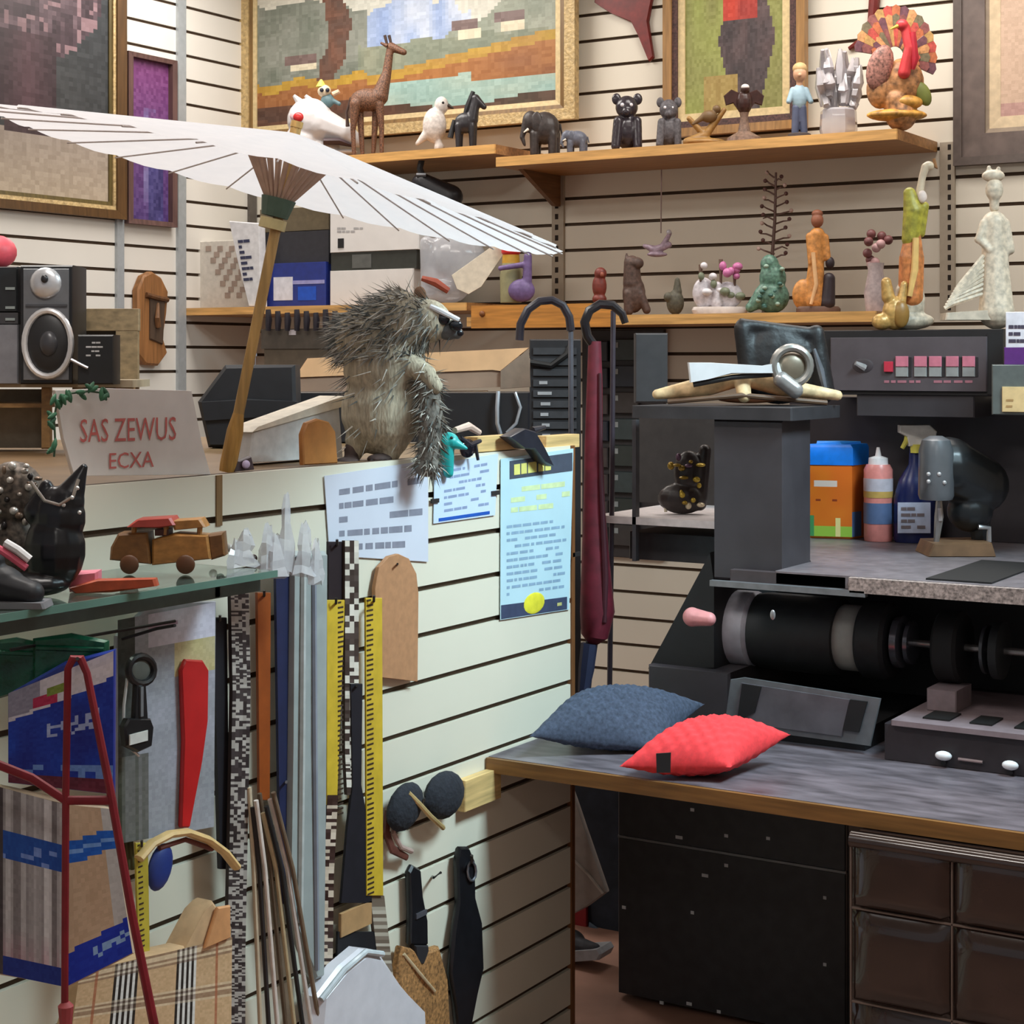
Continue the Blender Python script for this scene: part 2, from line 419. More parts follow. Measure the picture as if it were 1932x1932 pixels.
def framed(name, lab, cat, fr, u0, u1, v0, v1, bar, fmats, fn, nx, ny, tilt=0, lift=4, group=None, mat_in=None, ur=None):
    """bar: widths (px) of the frame mouldings, outside inwards"""
    t = Thing(name, lab, cat, fr, None, group)
    g = t.part('frame', fmats[0]); a = 0; dd = [lift+34, lift+24, lift+15, lift+10]
    for i, w in enumerate(bar):
        g.use(fmats[i]); o = (u0+a, u1-a, v0+a, v1-a); a += w; n = (u0+a, u1-a, v0+a, v1-a)
        Q = g.rc(*o, dd[i]); R_ = g.rc(*n, dd[i]-3); q = [p-fr.n*(dd[i]-lift)*.001 for p in Q]; r_ = [p-fr.n*(dd[i]-3-lift)*.001 for p in R_]
        for k in range(4):
            l = (k+1) % 4
            g.loft([[q[k], q[l], r_[l], r_[k]], [Q[k], Q[l], R_[l], R_[k]]])
    c = t.part('canvas', paintmat())
    c.prect(u0+a, u1-a, v0+a, v1-a, lift+6, nx, ny, fn)
    k = t.part('backing', m(96, 76, 56, .8)); k.B(u0+a*.5, u1-a*.5, v0+a*.5, v1-a*.5, lift-2, lift+3)
    t.done(); return t
def floral(a, b):
    bg = mixc((48, 52, 56), (84, 82, 80), sm(a*3, b*3, 1)*.8)
    if b > .80: bg = mixc((150, 138, 128), (176, 160, 140), (b-.8)*5)
    dx, dy = (a-.70)/.27, (b-.33)/.24
    if dx*dx+dy*dy < 1+.5*(sm(a*14, b*14, 3)-.5):
        n = sm(a*40, b*40, 5); bg = mixc((56, 40, 48), (104, 84, 92), n*n*1.3) if noise(int(a*50), int(b*50)) > .18 else (140, 112, 118)
    if .60 < a < .80 and .50 < b < .76+.02*math.sin(a*40):
        bg = mixc((84, 58, 66), (52, 38, 44), abs(a-.70)*9)
    if b > .76 and b < .82 and .62 < a < .85: bg = (64, 48, 52)
    return jit(bg, a, b, 9)
framed('floral_painting', 'dark still life of flowers in a vase in a gilt frame on the left wall', 'painting', FX(XL), -420, 240, -320, 383, (18, 8, 8),
       (wood(88, 62, 34, .4, 2), GILT, wood(92, 78, 40, .4, 2)), floral, 66, 70)
def purple(a, b):
    c = mixc((118, 60, 112), (84, 62, 120), b)
    if .25 < a < .55 and .3 < b < .95: c = mixc(c, (120, 112, 160), sm(a*9, b*14)*1.2)
    if b > .62 and .4 < a < .75: c = mixc((86, 80, 140), (56, 50, 100), sm(a*9, b*9, 3))
    return jit(c, a, b, 12)
framed('purple_picture', 'narrow purple picture in a thin dark frame beside the floral painting', 'picture', FX(XL), 243, 335, 105, 425, (9,), (wood(96, 70, 66, .5, 2),), purple, 16, 46)
def landscape(a, b):
    # alpine lake: sky, blue peaks, ochre meadow, pond
    c = mixc((190, 192, 182), (206, 200, 184), sm(a*5, b*6, 1))
    if .36 < a < .74 and b > .50+.5*abs(a-.56)+.08*sm(a*24, 3, 5): c = mixc((132, 154, 196), (188, 196, 210), sm(a*22, b*8, 6))
    if a < .40 and b > .50+.42*max(0, a-.20)+.05*sm(a*20, 2, 7): c = mixc((106, 112, 100), (136, 138, 128), sm(a*16, b*16, 8))
    if a > .60 and b > .76-.62*(a-.60)+.04*sm(a*25, 2, 3): c = mixc((126, 134, 118), (152, 156, 140), sm(a*18, b*18, 9))
    if b > .73+.02*sm(a*20, 1, 1) and a > .36: c = mixc((112, 122, 106), (140, 142, 120), sm(a*20, b*9))
    hl = .845-.10*max(0, a-.42)/.58 if a > .40 else .835+.01*math.sin(a*30)
    if b > hl: c = mixc((182, 148, 48), (168, 128, 56), sm(a*12, b*22, 4))
    if b > hl+.035: c = mixc((160, 104, 52), (136, 86, 50), sm(a*9, b*20, 12))
    if a < .40 and b > .93: c = mixc((96, 62, 44), (70, 48, 40), sm(a*9, b*9, 2))
    if a > .44 and b > .875-.01*math.sin(a*9) and not (a > .74 and b < .90): c = mixc((142, 176, 170), (164, 180, 166), sm(a*7, b*20, 11))
    if b > .975+.015*math.sin(a*11): c = mixc((70, 58, 44), (96, 60, 44), sm(a*9, b*9, 13))
    if abs(a-.27-.03*math.sin(b*12)) < .022+.025*sm(b*18, 1, 3) and .08 < b < .84: c = mixc((110, 72, 54), (84, 62, 52), sm(a*40, b*30))
    for hx, hy, w in ((.72, .70, .045), (.86, .69, .05), (.16, .755, .06)):
        if abs(a-hx) < w and abs(b-hy) < .018: c = (112, 92, 88)
        if abs(a-hx-.01) < w*.8 and hy+.018 < b < hy+.045: c = (206, 196, 170)
    return jit(c, a, b, 9)
framed('landscape_painting', 'large alpine lake landscape in a carved gilt frame on the high shelf', 'painting', FY(YB-.055), 448, 1084, -330, 250, (20, 7, 9), (GILT, wood(122, 92, 50, .4, 2), GILT2), landscape, 96, 84, 0, 8)
def portrait(a, b):
    c = mixc((152, 160, 84), (124, 122, 70), sm(a*7, b*7, 2))
    if a > .3 and b < .40: c = mixc((104, 118, 120), (136, 142, 84), sm(a*6, b*9, 4))
    if abs(a-.64)*1.1+abs(b-.72)*.62 < .32: c = mixc((60, 52, 54), (92, 74, 74), sm(a*13, b*13, 1))
    if abs(a-.58) < .17 and .46 < b < .64: c = mixc((204, 70, 50), (150, 52, 46), sm(a*10, b*10, 3))
    if .86 < b and .2 < a < .55: c = mixc((150, 126, 70), (170, 150, 90), sm(a*20, b*20))
    return jit(c, a, b, 10)
framed('figure_painting', 'gilt-framed painting of a dark figure with a red patch leaning on the shelf', 'painting', FY(YB-.055), 1250, 1518, -310, 250, (16, 12, 14), (wood(150, 112, 66, .4, 2), m(74, 48, 44, .6, 0, .6, 120), GILT2), portrait, 40, 70, 0, 8)
def rose(a, b):
    c = (206, 176, 152); r_ = math.hypot(a-.62, (b-.74)*1.3)
    if r_ < .42: c = mixc((190, 112, 62), (212, 150, 118), sm(a*7+r_*3, b*7)+.2*math.sin(r_*30))
    if r_ < .12: c = (120, 76, 62)
    if b > .93: c = (190, 150, 140)
    return jit(c, a, b, 7)
framed('rose_print', 'orange rose print in a wide dull brown frame right of the shelf', 'picture', FY(YB), 1798, 2300, -250, 298, (16, 44, 8, 22), (m(88, 76, 70, .5, 0, .15), m(104, 90, 84, .5, 0, .2, 20), m(150, 132, 112), m(214, 192, 158, .7)), rose, 46, 60)
# dark red carved hangings
RED = m(112, 32, 28, .4, 0, .3, 30)
t, g = one('carved_hanging', 'dark red carved pointed hanging between the two gilt paintings', 'wall ornament', FY(YB), RED, None, 'dark red carved hangings')
g.P([(1128, -60), (1240, -60), (1222, 40), (1232, 108), (1224, 116), (1205, 70), (1190, 42), (1150, 24), (1120, 4)], 1, 22, .006); t.done()
t, g = one('carved_hanging', 'dark red hooked hanging above the turkey figurine', 'wall ornament', FY(YB), RED, None, 'dark red carved hangings')
g.T([(1652, -70, 14), (1650, 0, 14), (1646, 48, 14), (1632, 74, 14), (1602, 92, 12)], [12, 11, 10, 9, 4], 10); t.done()
# carved wooden mask
t = Thing('wooden_mask', 'brown carved wooden mask hanging on the left wall', 'mask', FX(XL))
g = t.part('face', wood(142, 96, 54, .6, 2))
g.P([(272, 520), (288, 512), (306, 524), (318, 548), (316, 590), (308, 640), (316, 668), (300, 690), (276, 688), (260, 668), (262, 610), (262, 545)], -1, 40, .008)
d = wood(78, 60, 46, .7, 2); t.part('carved_panel', d).P([(284, 560), (312, 566), (308, 650), (284, 640)], 38, 48, .004)
t.part('brow', wood(96, 62, 34, .6, 2)).T([(276, 556, 46), (296, 562, 50), (316, 566, 46)], 5, 8)
t.part('nose', wood(120, 82, 50, .6, 2)).T([(298, 572, 46), (297, 600, 62), (298, 616, 50)], [3, 5, 6], 8); t.done()
# ================================================================ figurines on the high shelf
YF = 5.66
def FS(u, y=YF): return FC(dY(u, y))
def fig(name, lab, u, mat, rest=ZUB, cat='figurine', y=YF, group=None):
    t = Thing(name, lab, cat, FS(u, y), rest, group); return t
# white dragon head
t = fig('dragon_figurine', 'white long-snouted animal head figurine with a red eye', 610, 0, ZUA)
WP = m(206, 202, 202, .3, 0, .06, 30)
g = t.part('head', WP); g.org([('e', 585, 222, 0, 44, 42, 34), ('c', [(600, 228, 0), (650, 246, 8), (676, 262, 10)], [34, 22, 12]), ('e', 570, 260, 0, 34, 30, 30), ('c', [(630, 276, 0), (600, 278, 0)], [12, 22]), ('e', 650, 282, 4, 26, 6, 16)], 2.6)
t.part('mouth', m(62, 44, 48)).T([(610, 262, 26), (640, 262, 22), (664, 270, 18)], [6, 7, 3], 8, False, 1.8)
t.part('eye', m(186, 44, 44, .3)).E(563, 216, 32, 10, 9, 5); t.part('eye_patch', m(222, 186, 190)).E(562, 214, 25, 15, 12, 7)
for du in (-8, 14): t.part('ear', WP).T([(575+du, 190, 0), (562+du, 175, 4)], [9, 3], 8)
t.done()
t = fig('clown_figurine', 'tiny dark-eyed figurine perched on the white animal head', 612, 0, None)
g = t.part('body', m(96, 124, 130, .5)); g.org([('e', 618, 190, 0, 13, 14, 10), ('c', [(625, 188, 0), (640, 196, 4)], [5, 4])], 1.8)
t.part('head', m(214, 196, 168)).E(612, 172, 0, 13, 12); t.part('hat', m(222, 210, 90)).Lz(606, [(10, 164), (7, 158), (2, 150)])
for du in (-5, 6): t.part('eye', m(28, 30, 48)).E(612+du, 170, 12, 4, 4)
t.part('arm', m(226, 190, 160)).T([(628, 178, 2), (640, 172, 4)], [5, 4]); t.done()
# giraffe
t = fig('giraffe_figurine', 'spotted brown giraffe figurine standing before the landscape painting', 712, 0, ZUA)
GB = m(104, 70, 50, .6, 0, .8, 200)
g = t.part('body', GB); g.org([('e', 694, 172, 0, 34, 22, 18), ('c', [(716, 166, 0), (730, 120, 0), (736, 76, 0)], [17, 9, 7]), ('c', [(738, 72, 0), (762, 82, 6)], [9, 6]),
      ('c', [(716, 180, 6), (720, 230, 6), (720, 276, 6)], [9, 5, 4]), ('c', [(670, 180, 8), (666, 230, 8), (668, 276, 8)], [11, 5, 4]), ('c', [(710, 180, -8), (704, 276, -8)], [8, 4]), ('c', [(678, 180, -8), (684, 276, -8)], [8, 4])], 1.7)
for du in (-5, 3): t.part('horn', m(60, 40, 32)).T([(735+du, 66, 2), (731+du, 50, 2)], [2.5, 3])
t.part('ear', GB).T([(730, 70, 5), (718, 64, 6)], [4, 2]); t.part('tail', m(58, 38, 30)).T([(662, 168, -4), (654, 196, -4), (656, 222, -4)], [2.5, 2, 4]); t.done()
# small birds and animals
def beast(name, lab, u0, u1, v0, v1, mat, kind, rest=ZUB, y=YF, group=None, extra=None):
    u = (u0+u1)/2; w = u1-u0; h = v1-v0; t = fig(name, lab, u, mat, rest, 'figurine', y, group); X = lambda a: u0+a*w; Yv = lambda b: v0+b*h
    g = t.part('body', mat)
    if kind == 'bird':
        g.org([('e', X(.5), Yv(.58), 0, w*.32, h*.34, w*.26), ('c', [(X(.35), Yv(.7), 0), (X(.05), Yv(.92), 0)], [w*.16, w*.06]), ('e', X(.68), Yv(.2), 0, w*.19, h*.17, w*.17), ('c', [(X(.6), Yv(.9), 4), (X(.62), Yv(1), 4)], [w*.1, w*.14])], max(1.5, w*.03))
        t.part('beak', m(60, 50, 44)).T([(X(.84), Yv(.2), 2), (X(1), Yv(.26), 2)], [w*.06, w*.02]); t.part('eye', m(20, 20, 22)).E(X(.72), Yv(.15), w*.15, w*.035, w*.035)
    if kind == 'elephant':
        it = [('e', X(.58), Yv(.48), 0, w*.36, h*.32, w*.26), ('e', X(.26), Yv(.36), 4, w*.2, h*.22, w*.18), ('c', [(X(.14), Yv(.4), 6), (X(.06), Yv(.66), 8), (X(.12), Yv(.8), 9)], [w*.09, w*.06, w*.04])]
        for a, dd in ((.34, w*.13), (.40, -w*.13), (.76, w*.13), (.84, -w*.13)): it.append(('c', [(X(a), Yv(.6), dd), (X(a), Yv(.97), dd)], [w*.11, w*.1]))
        g.org(it, max(1.5, w*.028)); t.part('ear', mat).E(X(.40), Yv(.36), w*.2, w*.13, h*.2, w*.04)
        t.part('tail', mat).T([(X(.93), Yv(.4), 0), (X(.99), Yv(.64), 0)], [w*.03, w*.02])
        t.part('tusk', m(220, 214, 200, .3)).T([(X(.2), Yv(.5), w*.2), (X(.1), Yv(.56), w*.26)], [w*.035, w*.012])
    if kind == 'sit':
        g.org([('e', X(.5), Yv(.68), 0, w*.34, h*.31, w*.3), ('e', X(.48), Yv(.26), 5, w*.27, h*.2, w*.25), ('c', [(X(.28), Yv(.5), w*.2), (X(.22), Yv(.93), w*.3)], [w*.12, w*.11]), ('c', [(X(.72), Yv(.5), w*.2), (X(.74), Yv(.93), w*.3)], [w*.12, w*.11]), ('e', X(.48), Yv(.34), w*.24, w*.12, h*.08, w*.12)], max(1.5, w*.028))
        for q in (.24, .74): t.part('ear', mat).E(X(q), Yv(.12), 2, w*.11, h*.1, w*.06)
        for q in (.38, .58): t.part('eye', m(225, 222, 228, .2)).E(X(q), Yv(.22), w*.26, w*.05, w*.05)
    if kind == 'horse':
        g.org([('e', X(.45), Yv(.55), 0, w*.32, h*.18, w*.2), ('c', [(X(.62), Yv(.5), 0), (X(.72), Yv(.18), 0)], [w*.18, w*.13]), ('c', [(X(.72), Yv(.14), 0), (X(.96), Yv(.28), 2)], [w*.13, w*.08])]+[('c', [(X(a), Yv(.6), dd), (X(a), Yv(.97), dd)], [w*.1, w*.07]) for a, dd in ((.24, 6), (.3, -6), (.62, 6), (.68, -6))], max(1.5, w*.028))
        t.part('mane', m(24, 24, 28)).T([(X(.66), Yv(.02), 0), (X(.5), Yv(.28), 0), (X(.42), Yv(.42), 0)], [w*.06, w*.08, w*.05]); t.part('tail', m(24, 24, 28)).T([(X(.14), Yv(.5), 0), (X(.02), Yv(.8), 0)], [w*.06, w*.08])
    if extra: extra(t, X, Yv, w, h)
    t.done()
beast('bird_figurine', 'small white bird figurine left of the black horse figurine', 784, 856, 184, 284, m(206, 198, 192, .5, 0, .2, 80), 'bird', ZUA)
beast('horse_figurine', 'small black horse figurine on the high shelf', 848, 916, 172, 284, m(44, 42, 46, .35, 0, .2, 60), 'horse', ZUA)
beast('elephant_figurine', 'dark grey trumpeting elephant figurine beside the landscape frame', 980, 1062, 190, 288, m(58, 50, 48, .45, 0, .3, 90), 'elephant', ZUB, YF, 'elephant figurines on the high shelf')
beast('elephant_figurine', 'tiny blue-grey elephant figurine, smallest on the high shelf', 1056, 1112, 238, 286, m(100, 104, 118, .45, 0, .2, 90), 'elephant', ZUB, 5.62, 'elephant figurines on the high shelf')
beast('ape_figurine', 'shiny black seated ape figurine on the high shelf', 1144, 1224, 172, 282, m(52, 46, 52, .25, 0, .3, 90), 'sit')
beast('bear_figurine', 'rough grey seated bear figurine against the gilt figure painting', 1230, 1296, 184, 282, m(84, 80, 84, .6, 0, .4, 120), 'sit')
# driftwood bird and mushroom-like goblet
t = fig('branch_figurine', 'golden brown branch carving before the figure painting', 1330, 0, ZUB, 'figurine', 5.64)
g = t.part('branch', wood(150, 112, 58, .5, 0)); g.org([('c', [(1296, 274, 0), (1330, 262, 0), (1366, 214, 0)], [8, 9, 5]), ('c', [(1300, 230, 0), (1330, 262, 0)], [5, 7]), ('e', 1330, 274, 0, 40, 8, 18)], 1.6)
t.part('bird', m(110, 84, 52)).org([('e', 1338, 226, 4, 16, 12, 10), ('e', 1352, 212, 4, 8, 8, 7), ('c', [(1326, 228, 4), (1308, 240, 4)], [6, 3])], 1.4); t.done()
t = fig('eagle_figurine', 'dark brown spread-winged eagle figurine on a stand', 1404, 0, ZUB, 'figurine', 5.64)
DB = m(58, 34, 30, .35, 0, .3, 60)
g = t.part('body', DB); g.org([('e', 1404, 206, 0, 16, 24, 14), ('e', 1406, 182, 6, 9, 10, 9)], 1.5)
for sg in (-1, 1): t.part('wing', DB).P([(1404+sg*6, 190), (1404+sg*24, 182), (1404+sg*38, 194), (1404+sg*34, 212), (1404+sg*20, 208), (1404+sg*10, 222)], -4, 4, .003)
t.part('stand', m(120, 96, 82, .5, 0, .4, 90)).Lz(1404, [(34, 284), (32, 274), (12, 262), (7, 236), (9, 226)]); t.part('head_cap', m(225, 218, 214, .3)).E(1406, 178, 8, 8, 6, 7); t.done()
# boy figurine
t = fig('boy_figurine', 'figurine of a child in a pale blue shirt beside the crystal', 1508, 0, ZUB, 'figurine', 5.62)
t.part('base', m(74, 66, 66)).Lz(1508, [(22, 284), (22, 276), (18, 274)])
t.part('legs', m(84, 92, 118)).org([('c', [(1500, 272, 0), (1502, 226, 0)], [7, 8]), ('c', [(1517, 272, 0), (1514, 226, 0)], [7, 8])], 1.4)
t.part('shirt', m(158, 186, 200)).org([('e', 1508, 206, 0, 15, 26, 11), ('c', [(1496, 192, 0), (1488, 214, 6)], [6, 5]), ('c', [(1520, 192, 0), (1530, 214, 6)], [6, 5])], 1.4)
t.part('head', m(214, 164, 130)).org([('e', 1509, 162, 2, 13, 16, 12), ('e', 1509, 164, 14, 3, 3, 3), ('c', [(1508, 184, 0), (1509, 174, 0)], [6, 6])], 1.2)
t.part('hair', m(206, 172, 120)).E(1509, 152, -1, 14, 12); t.done()
# crystal
CR = m(232, 228, 232, .06, 0, .04, 30, 0, 1, .55)
t = fig('crystal_vase', 'cut crystal ornament with jagged top on the high shelf', 1582, 0, ZUB, 'vase', 5.64)
g = t.part('bowl', CR); g.Lz(1582, [(32, 284), (36, 272), (34, 236), (30, 232), (26, 250)], 0, 9)
rr = random.Random(14)
for i in range(26):
    du = rr.uniform(-36, 38); h0 = rr.uniform(180, 246); dv = h0-rr.uniform(34, 74)-max(0, 34-abs(du+2))*.5; t.part('facet_spike', CR).T([(1582+du*.8, h0, rr.uniform(-24, 24)), (1582+du, (h0+dv)/2, rr.uniform(-24, 24)), (1582+du*1.1, max(88, dv), rr.uniform(-24, 24))], [7, 11, 4], 5)
t.done()
# turkey
t = fig('turkey_figurine', 'colourful turkey figurine with fanned tail at the shelf end', 1690, 0, ZUB, 'figurine', 5.62)
fan = t.part('tail_fan', m(196, 150, 88, .5)); cc = [(190, 110, 72), (196, 84, 74), (190, 150, 92), (140, 84, 80), (120, 110, 84), (206, 150, 100), (112, 72, 82)]
for ring, (r0, r1) in enumerate(((20, 52), (52, 74), (74, 90))):
    for k in range(15):
        a = math.pi*(k-.5)/14-.12; fan.use(m(*cc[(k+ring*3) % 7], .5, 0, .3, 90))
        pp = lambda r, q: (1690+math.cos(q)*r*.84, 166-math.sin(q)*r*1.06)
        fan.P([pp(r0, a-.11), pp(r1, a-.11), pp(r1+4, a), pp(r1, a+.11), pp(r0, a+.11)], -12+ring*-3, -4+ring*-3)
t.part('body', m(172, 122, 78, .5, 0, .7, 50)).org([('e', 1704, 214, 6, 40, 46, 26), ('e', 1660, 228, 6, 26, 36, 20), ('c', [(1690, 250, 10), (1700, 276, 10)], [24, 30])], 2.2)
t.part('neck', m(206, 62, 66, .4)).org([('c', [(1706, 196, 32), (1716, 150, 36), (1708, 112, 30)], [12, 10, 10]), ('e', 1702, 106, 34, 12, 11, 10)], 1.8)
t.part('beak', m(222, 180, 70)).T([(1694, 108, 38), (1680, 114, 40)], [4, 1]); t.part('wattle', m(196, 44, 60)).T([(1722, 120, 40), (1726, 170, 40), (1722, 190, 36)], [6, 8, 4])
t.part('wing', m(150, 104, 92, .5, 0, .7, 120)).E(1660, 186, 20, 24, 44, 10, -.3); t.part('feather', m(120, 128, 60)).E(1742, 236, 20, 14, 24, 8, .4)
t.part('base', m(190, 140, 62, .5, 0, .6, 40)).org([('e', 1692, 276, 14, 58, 12, 30), ('e', 1712, 252, 20, 30, 14, 18)], 2.2); t.done()
# ================================================================ things on the low shelf, left section
def onshelf(u, y=5.66): return FC(dY(u, y))
YS = 5.62
# white machine
WM = m(222, 219, 216, .35, 0, .03, 20)
t = Thing('label_printer', 'boxy white machine with a black middle band on the low shelf', 'printer', FY(5.58), ZLA)
t.part('top_cover', WM).B(622, 790, 402, 482, -280, 0, .004); t.part('lid', WM).B(622, 776, 388, 404, -260, -10, .004)
g = t.part('band', m(52, 54, 50, .4)); g.B(624, 786, 481, 518, -270, -6, .002)
t.part('slot', m(104, 106, 104, .3, .4)).B(664, 700, 488, 514, -8, -3, .001)
t.part('base', WM).B(622, 780, 517, 584, -280, 0, .004); t.part('button', m(26, 26, 28)).B(637, 648, 458, 476, -1, 3, .001)
k = t.part('lettering', m(168, 166, 166)); k.dashes([(636, 436), (690, 436), (690, 448), (636, 448)], 1, 2, .6, 3, .1, .2); t.done()
# stack of boxes
t, g = one('carton', 'olive brown carton behind the parasol pole on top of the black box', 'box', FY(5.62), m(104, 92, 70, .7), None, 'boxes on the low shelf')
g.B(490, 620, 392, 436, -230, 0, .002); t.done()
t, g = one('carton', 'black box between the olive carton and the blue box', 'box', FY(5.6), m(46, 46, 52, .5), None, 'boxes on the low shelf')
g.B(488, 620, 437, 500, -240, 0, .002); t.done()
t = Thing('blue_box', 'blue box with a white label at the bottom of the stack', 'box', FY(5.58), ZLA, 'boxes on the low shelf')
t.part('carton', m(34, 50, 128, .45)).B(500, 614, 501, 584, -240, 0, .002)
t.part('label', m(212, 212, 220, .5)).B(516, 552, 528, 572, 0, 1.5); t.part('stripe', m(150, 150, 200)).B(552, 612, 534, 541, 0, 1.2)
t.part('patch', m(26, 80, 190)).B(562, 596, 546, 572, 0, 1.2); t.done()
# basket with lattice and white box with print
t = Thing('white_basket', 'off-white carton with a lattice of beige squares at the shelf end', 'basket', FY(5.6), ZLA)
t.part('carton', m(206, 200, 190, .7, 0, .08, 60)).B(357, 470, 456, 584, -220, 0, .004)
h = t.part('lattice', m(160, 142, 130, .7)); rr = random.Random(2)
for i in range(9):
    for k in range(6):
        if (i+k) % 2 == 0:
            u, v = 388+k*11+i*4.5, 466+i*11
            if u < 466: h.B(u, u+10, v, v+10, 0, 2)
t.done()
t = Thing('white_parcel', 'tilted white parcel with dark printing beside the lattice carton', 'parcel', FY(5.55), ZLA)
t.part('wrap', m(216, 216, 218, .5)).P([(432, 422), (488, 426), (492, 584), (470, 584), (448, 500)], -6, 36, .004)
h = t.part('printing', m(52, 56, 84)); h.dashes([(448, 456), (472, 454), (484, 536), (460, 538)], 38, 8, .55, 5, .25, .5); t.done()
# tool rack under the shelf; its dark boards double as the wall in shade
t = Thing('tool_rack', 'tool rack on boards coloured dark for the shaded wall, with a row of black handles hung on the low shelf edge', 'rack', FY(5.46))
t.part('board', m(74, 66, 58, .6, 0, .3, 20)).B(492, 640, 620, 658, -43, 0, .002); t.part('shaded_wall_board', m(92, 80, 66, .6, 0, .2, 20)).B(498, 618, 658, 706, -34, -8, .002)
for i in range(8):
    u = 506+i*18; t.part('handle', m(40, 36, 44, .4)).T([(u, 624, 18), (u+1, 604, 20), (u, 584+3*(i % 3), 20)], [5, 6.5, 5], 8)
t.part('label_tag', m(196, 190, 196)).B(545, 558, 622, 632, 0, 3); t.done()
# plastic bag with tag
t = Thing('plastic_bag', 'clear crumpled plastic bag with a cream tag on the low shelf', 'bag', FS(870, 5.6), ZLA, None)
PL = m(206, 208, 214, .12, 0, .1, 20, 0, .55)
g = t.part('film', PL); g.org([('e', 862, 500, 0, 56, 60, 30), ('c', [(870, 450, 0), (930, 446, 6)], [24, 14]), ('e', 846, 556, 0, 40, 28, 26), ('c', [(805, 470, 6), (812, 560, 4)], [14, 18])], 5, 1)
t.part('tag', m(226, 216, 196, .5)).P([(936, 470), (950, 474), (949, 492), (908, 552), (884, 566), (862, 556), (852, 530), (872, 516)], 34, 38, .001)
t.part('red_tip', m(150, 70, 50)).T([(796, 536, 34), (822, 544, 36), (846, 560, 32)], [5, 8, 6]); t.done()
t = Thing('bottle', 'small bottle with a red cap and yellow neck beside the plastic bag', 'bottle', FS(964, 5.62), ZLA)
t.part('cap', m(206, 40, 38, .4)).Lz(964, [(15, 500), (18, 496), (18, 474), (14, 470)]); t.part('neck', m(196, 150, 50, .4)).Lz(964, [(17, 516), (16, 500)]); t.part('body', m(150, 146, 110, .4)).Lz(964, [(20, 590), (21, 540), (17, 516)]); t.done()
t, g = one('purple_toy', 'purple winged toy next to the red capped bottle', 'toy', FS(985, 5.58), m(112, 92, 140, .5, 0, .2, 60), ZLA)
g.org([('c', [(944, 528, 0), (996, 520, 0)], [5, 6]), ('c', [(996, 506, 0), (994, 580, 0)], [8, 10]), ('e', 984, 570, 0, 26, 22, 14)], 2); t.done()
t = Thing('spotlight', 'black clip-on spotlight under the high shelf behind the parasol rim', 'spotlight', FS(820, 5.62)); BS = m(34, 34, 38, .4)
t.part('housing', BS).org([('c', [(796, 346, 0), (850, 372, 0)], [20, 24])], 2.2); t.part('arm', BS).T([(800, 340, 0), (792, 318, 0), (796, 300, 0)], 6); t.part('rim', m(120, 122, 126, .3, .5)).T([(786, 330, 14), (804, 330, 16)], 4); t.done()
# ================================================================ low shelf, right section
t, g = one('dog_figurine', 'dark brown upright animal carving on the low shelf behind the umbrella', 'figurine', FS(1196, YS), m(84, 64, 56, .6, 0, .4, 90), ZLB)
g.org([('e', 1196, 560, 0, 22, 36, 18), ('c', [(1193, 540, 0), (1192, 502, 2)], [18, 15]), ('e', 1200, 502, 8, 15, 12, 12), ('c', [(1182, 500, 0), (1182, 484, 0)], [5, 2]), ('c', [(1186, 560, 8), (1186, 592, 8)], [10, 9]), ('c', [(1208, 560, 8), (1220, 590, 10)], [9, 8])], 1.8); t.done()
t = Thing('red_figurine', 'small dark red carved head figurine above the umbrella handle', 'figurine', FS(1131, 5.58), None)
g = t.part('body', m(116, 48, 38, .5, 0, .3, 60)); g.org([('e', 1131, 548, 0, 14, 24, 12), ('e', 1133, 524, 2, 12, 12, 11), ('e', 1131, 572, 0, 14, 10, 12)], 1.6); t.part('nose', m(150, 80, 60)).E(1136, 526, 12, 4, 5)
t.rest = onY(1131, 574, 5.58).z; t.done()
# hanging crystal bird on a thread
t = Thing('hanging_ornament', 'pale purple glass bird hanging on a thread under the high shelf', 'ornament', FS(1240, 5.7))
t.part('thread', m(150, 128, 124, .6)).T([(1248, 320, 0), (1247, 440, 0)], 1.2, 6)
t.part('bird', m(196, 172, 190, .15, 0, .3, 80, 0, 1, .3)).org([('c', [(1216, 464, 0), (1236, 472, 0), (1262, 462, 0)], [4, 9, 6]), ('c', [(1252, 462, 0), (1264, 440, 0)], [6, 4]), ('e', 1240, 480, 0, 20, 5, 10)], 1.4)
t.part('bead', m(212, 206, 214, .1)).E(1262, 438, 2, 5, 5); t.done()
t, g = one('owl_figurine', 'tiny dark green figurine with a raised head left of the white flowers', 'figurine', FS(1272, YS), m(84, 80, 66, .6, 0, .3, 90), ZLB)
g.org([('e', 1274, 562, 0, 17, 24, 14), ('c', [(1278, 542, 0), (1278, 520, 0)], [9, 5]), ('e', 1262, 552, 3, 10, 10, 10)], 1.6); t.done()
# porcelain flower bouquet
t = Thing('porcelain_flowers', 'white porcelain flower group with pink blossoms on a white tray', 'figurine', FS(1358, YS), ZLB)
t.part('tray', m(224, 214, 208, .3)).Lz(1358, [(50, 592), (53, 584), (50, 578)], 0, 20, .5); rr = random.Random(5)
PW = m(214, 208, 214, .3, 0, .2, 90)
g = t.part('basket', PW); g.org([('e', 1328, 552, 0, 22, 30, 14), ('e', 1372, 556, 0, 30, 26, 14), ('c', [(1352, 570, 8), (1354, 538, 8)], [12, 8])], 2)
for i in range(16):
    u, v = rr.uniform(1318, 1398), rr.uniform(500, 566); col = (m(206, 120, 170, .4) if u > 1356 and v < 530 else m(230, 226, 230, .3) if i % 3 else m(124, 132, 110, .5))
    t.part('blossom', col).E(u, v, rr.uniform(8, 22), rr.uniform(6, 10), rr.uniform(6, 9))
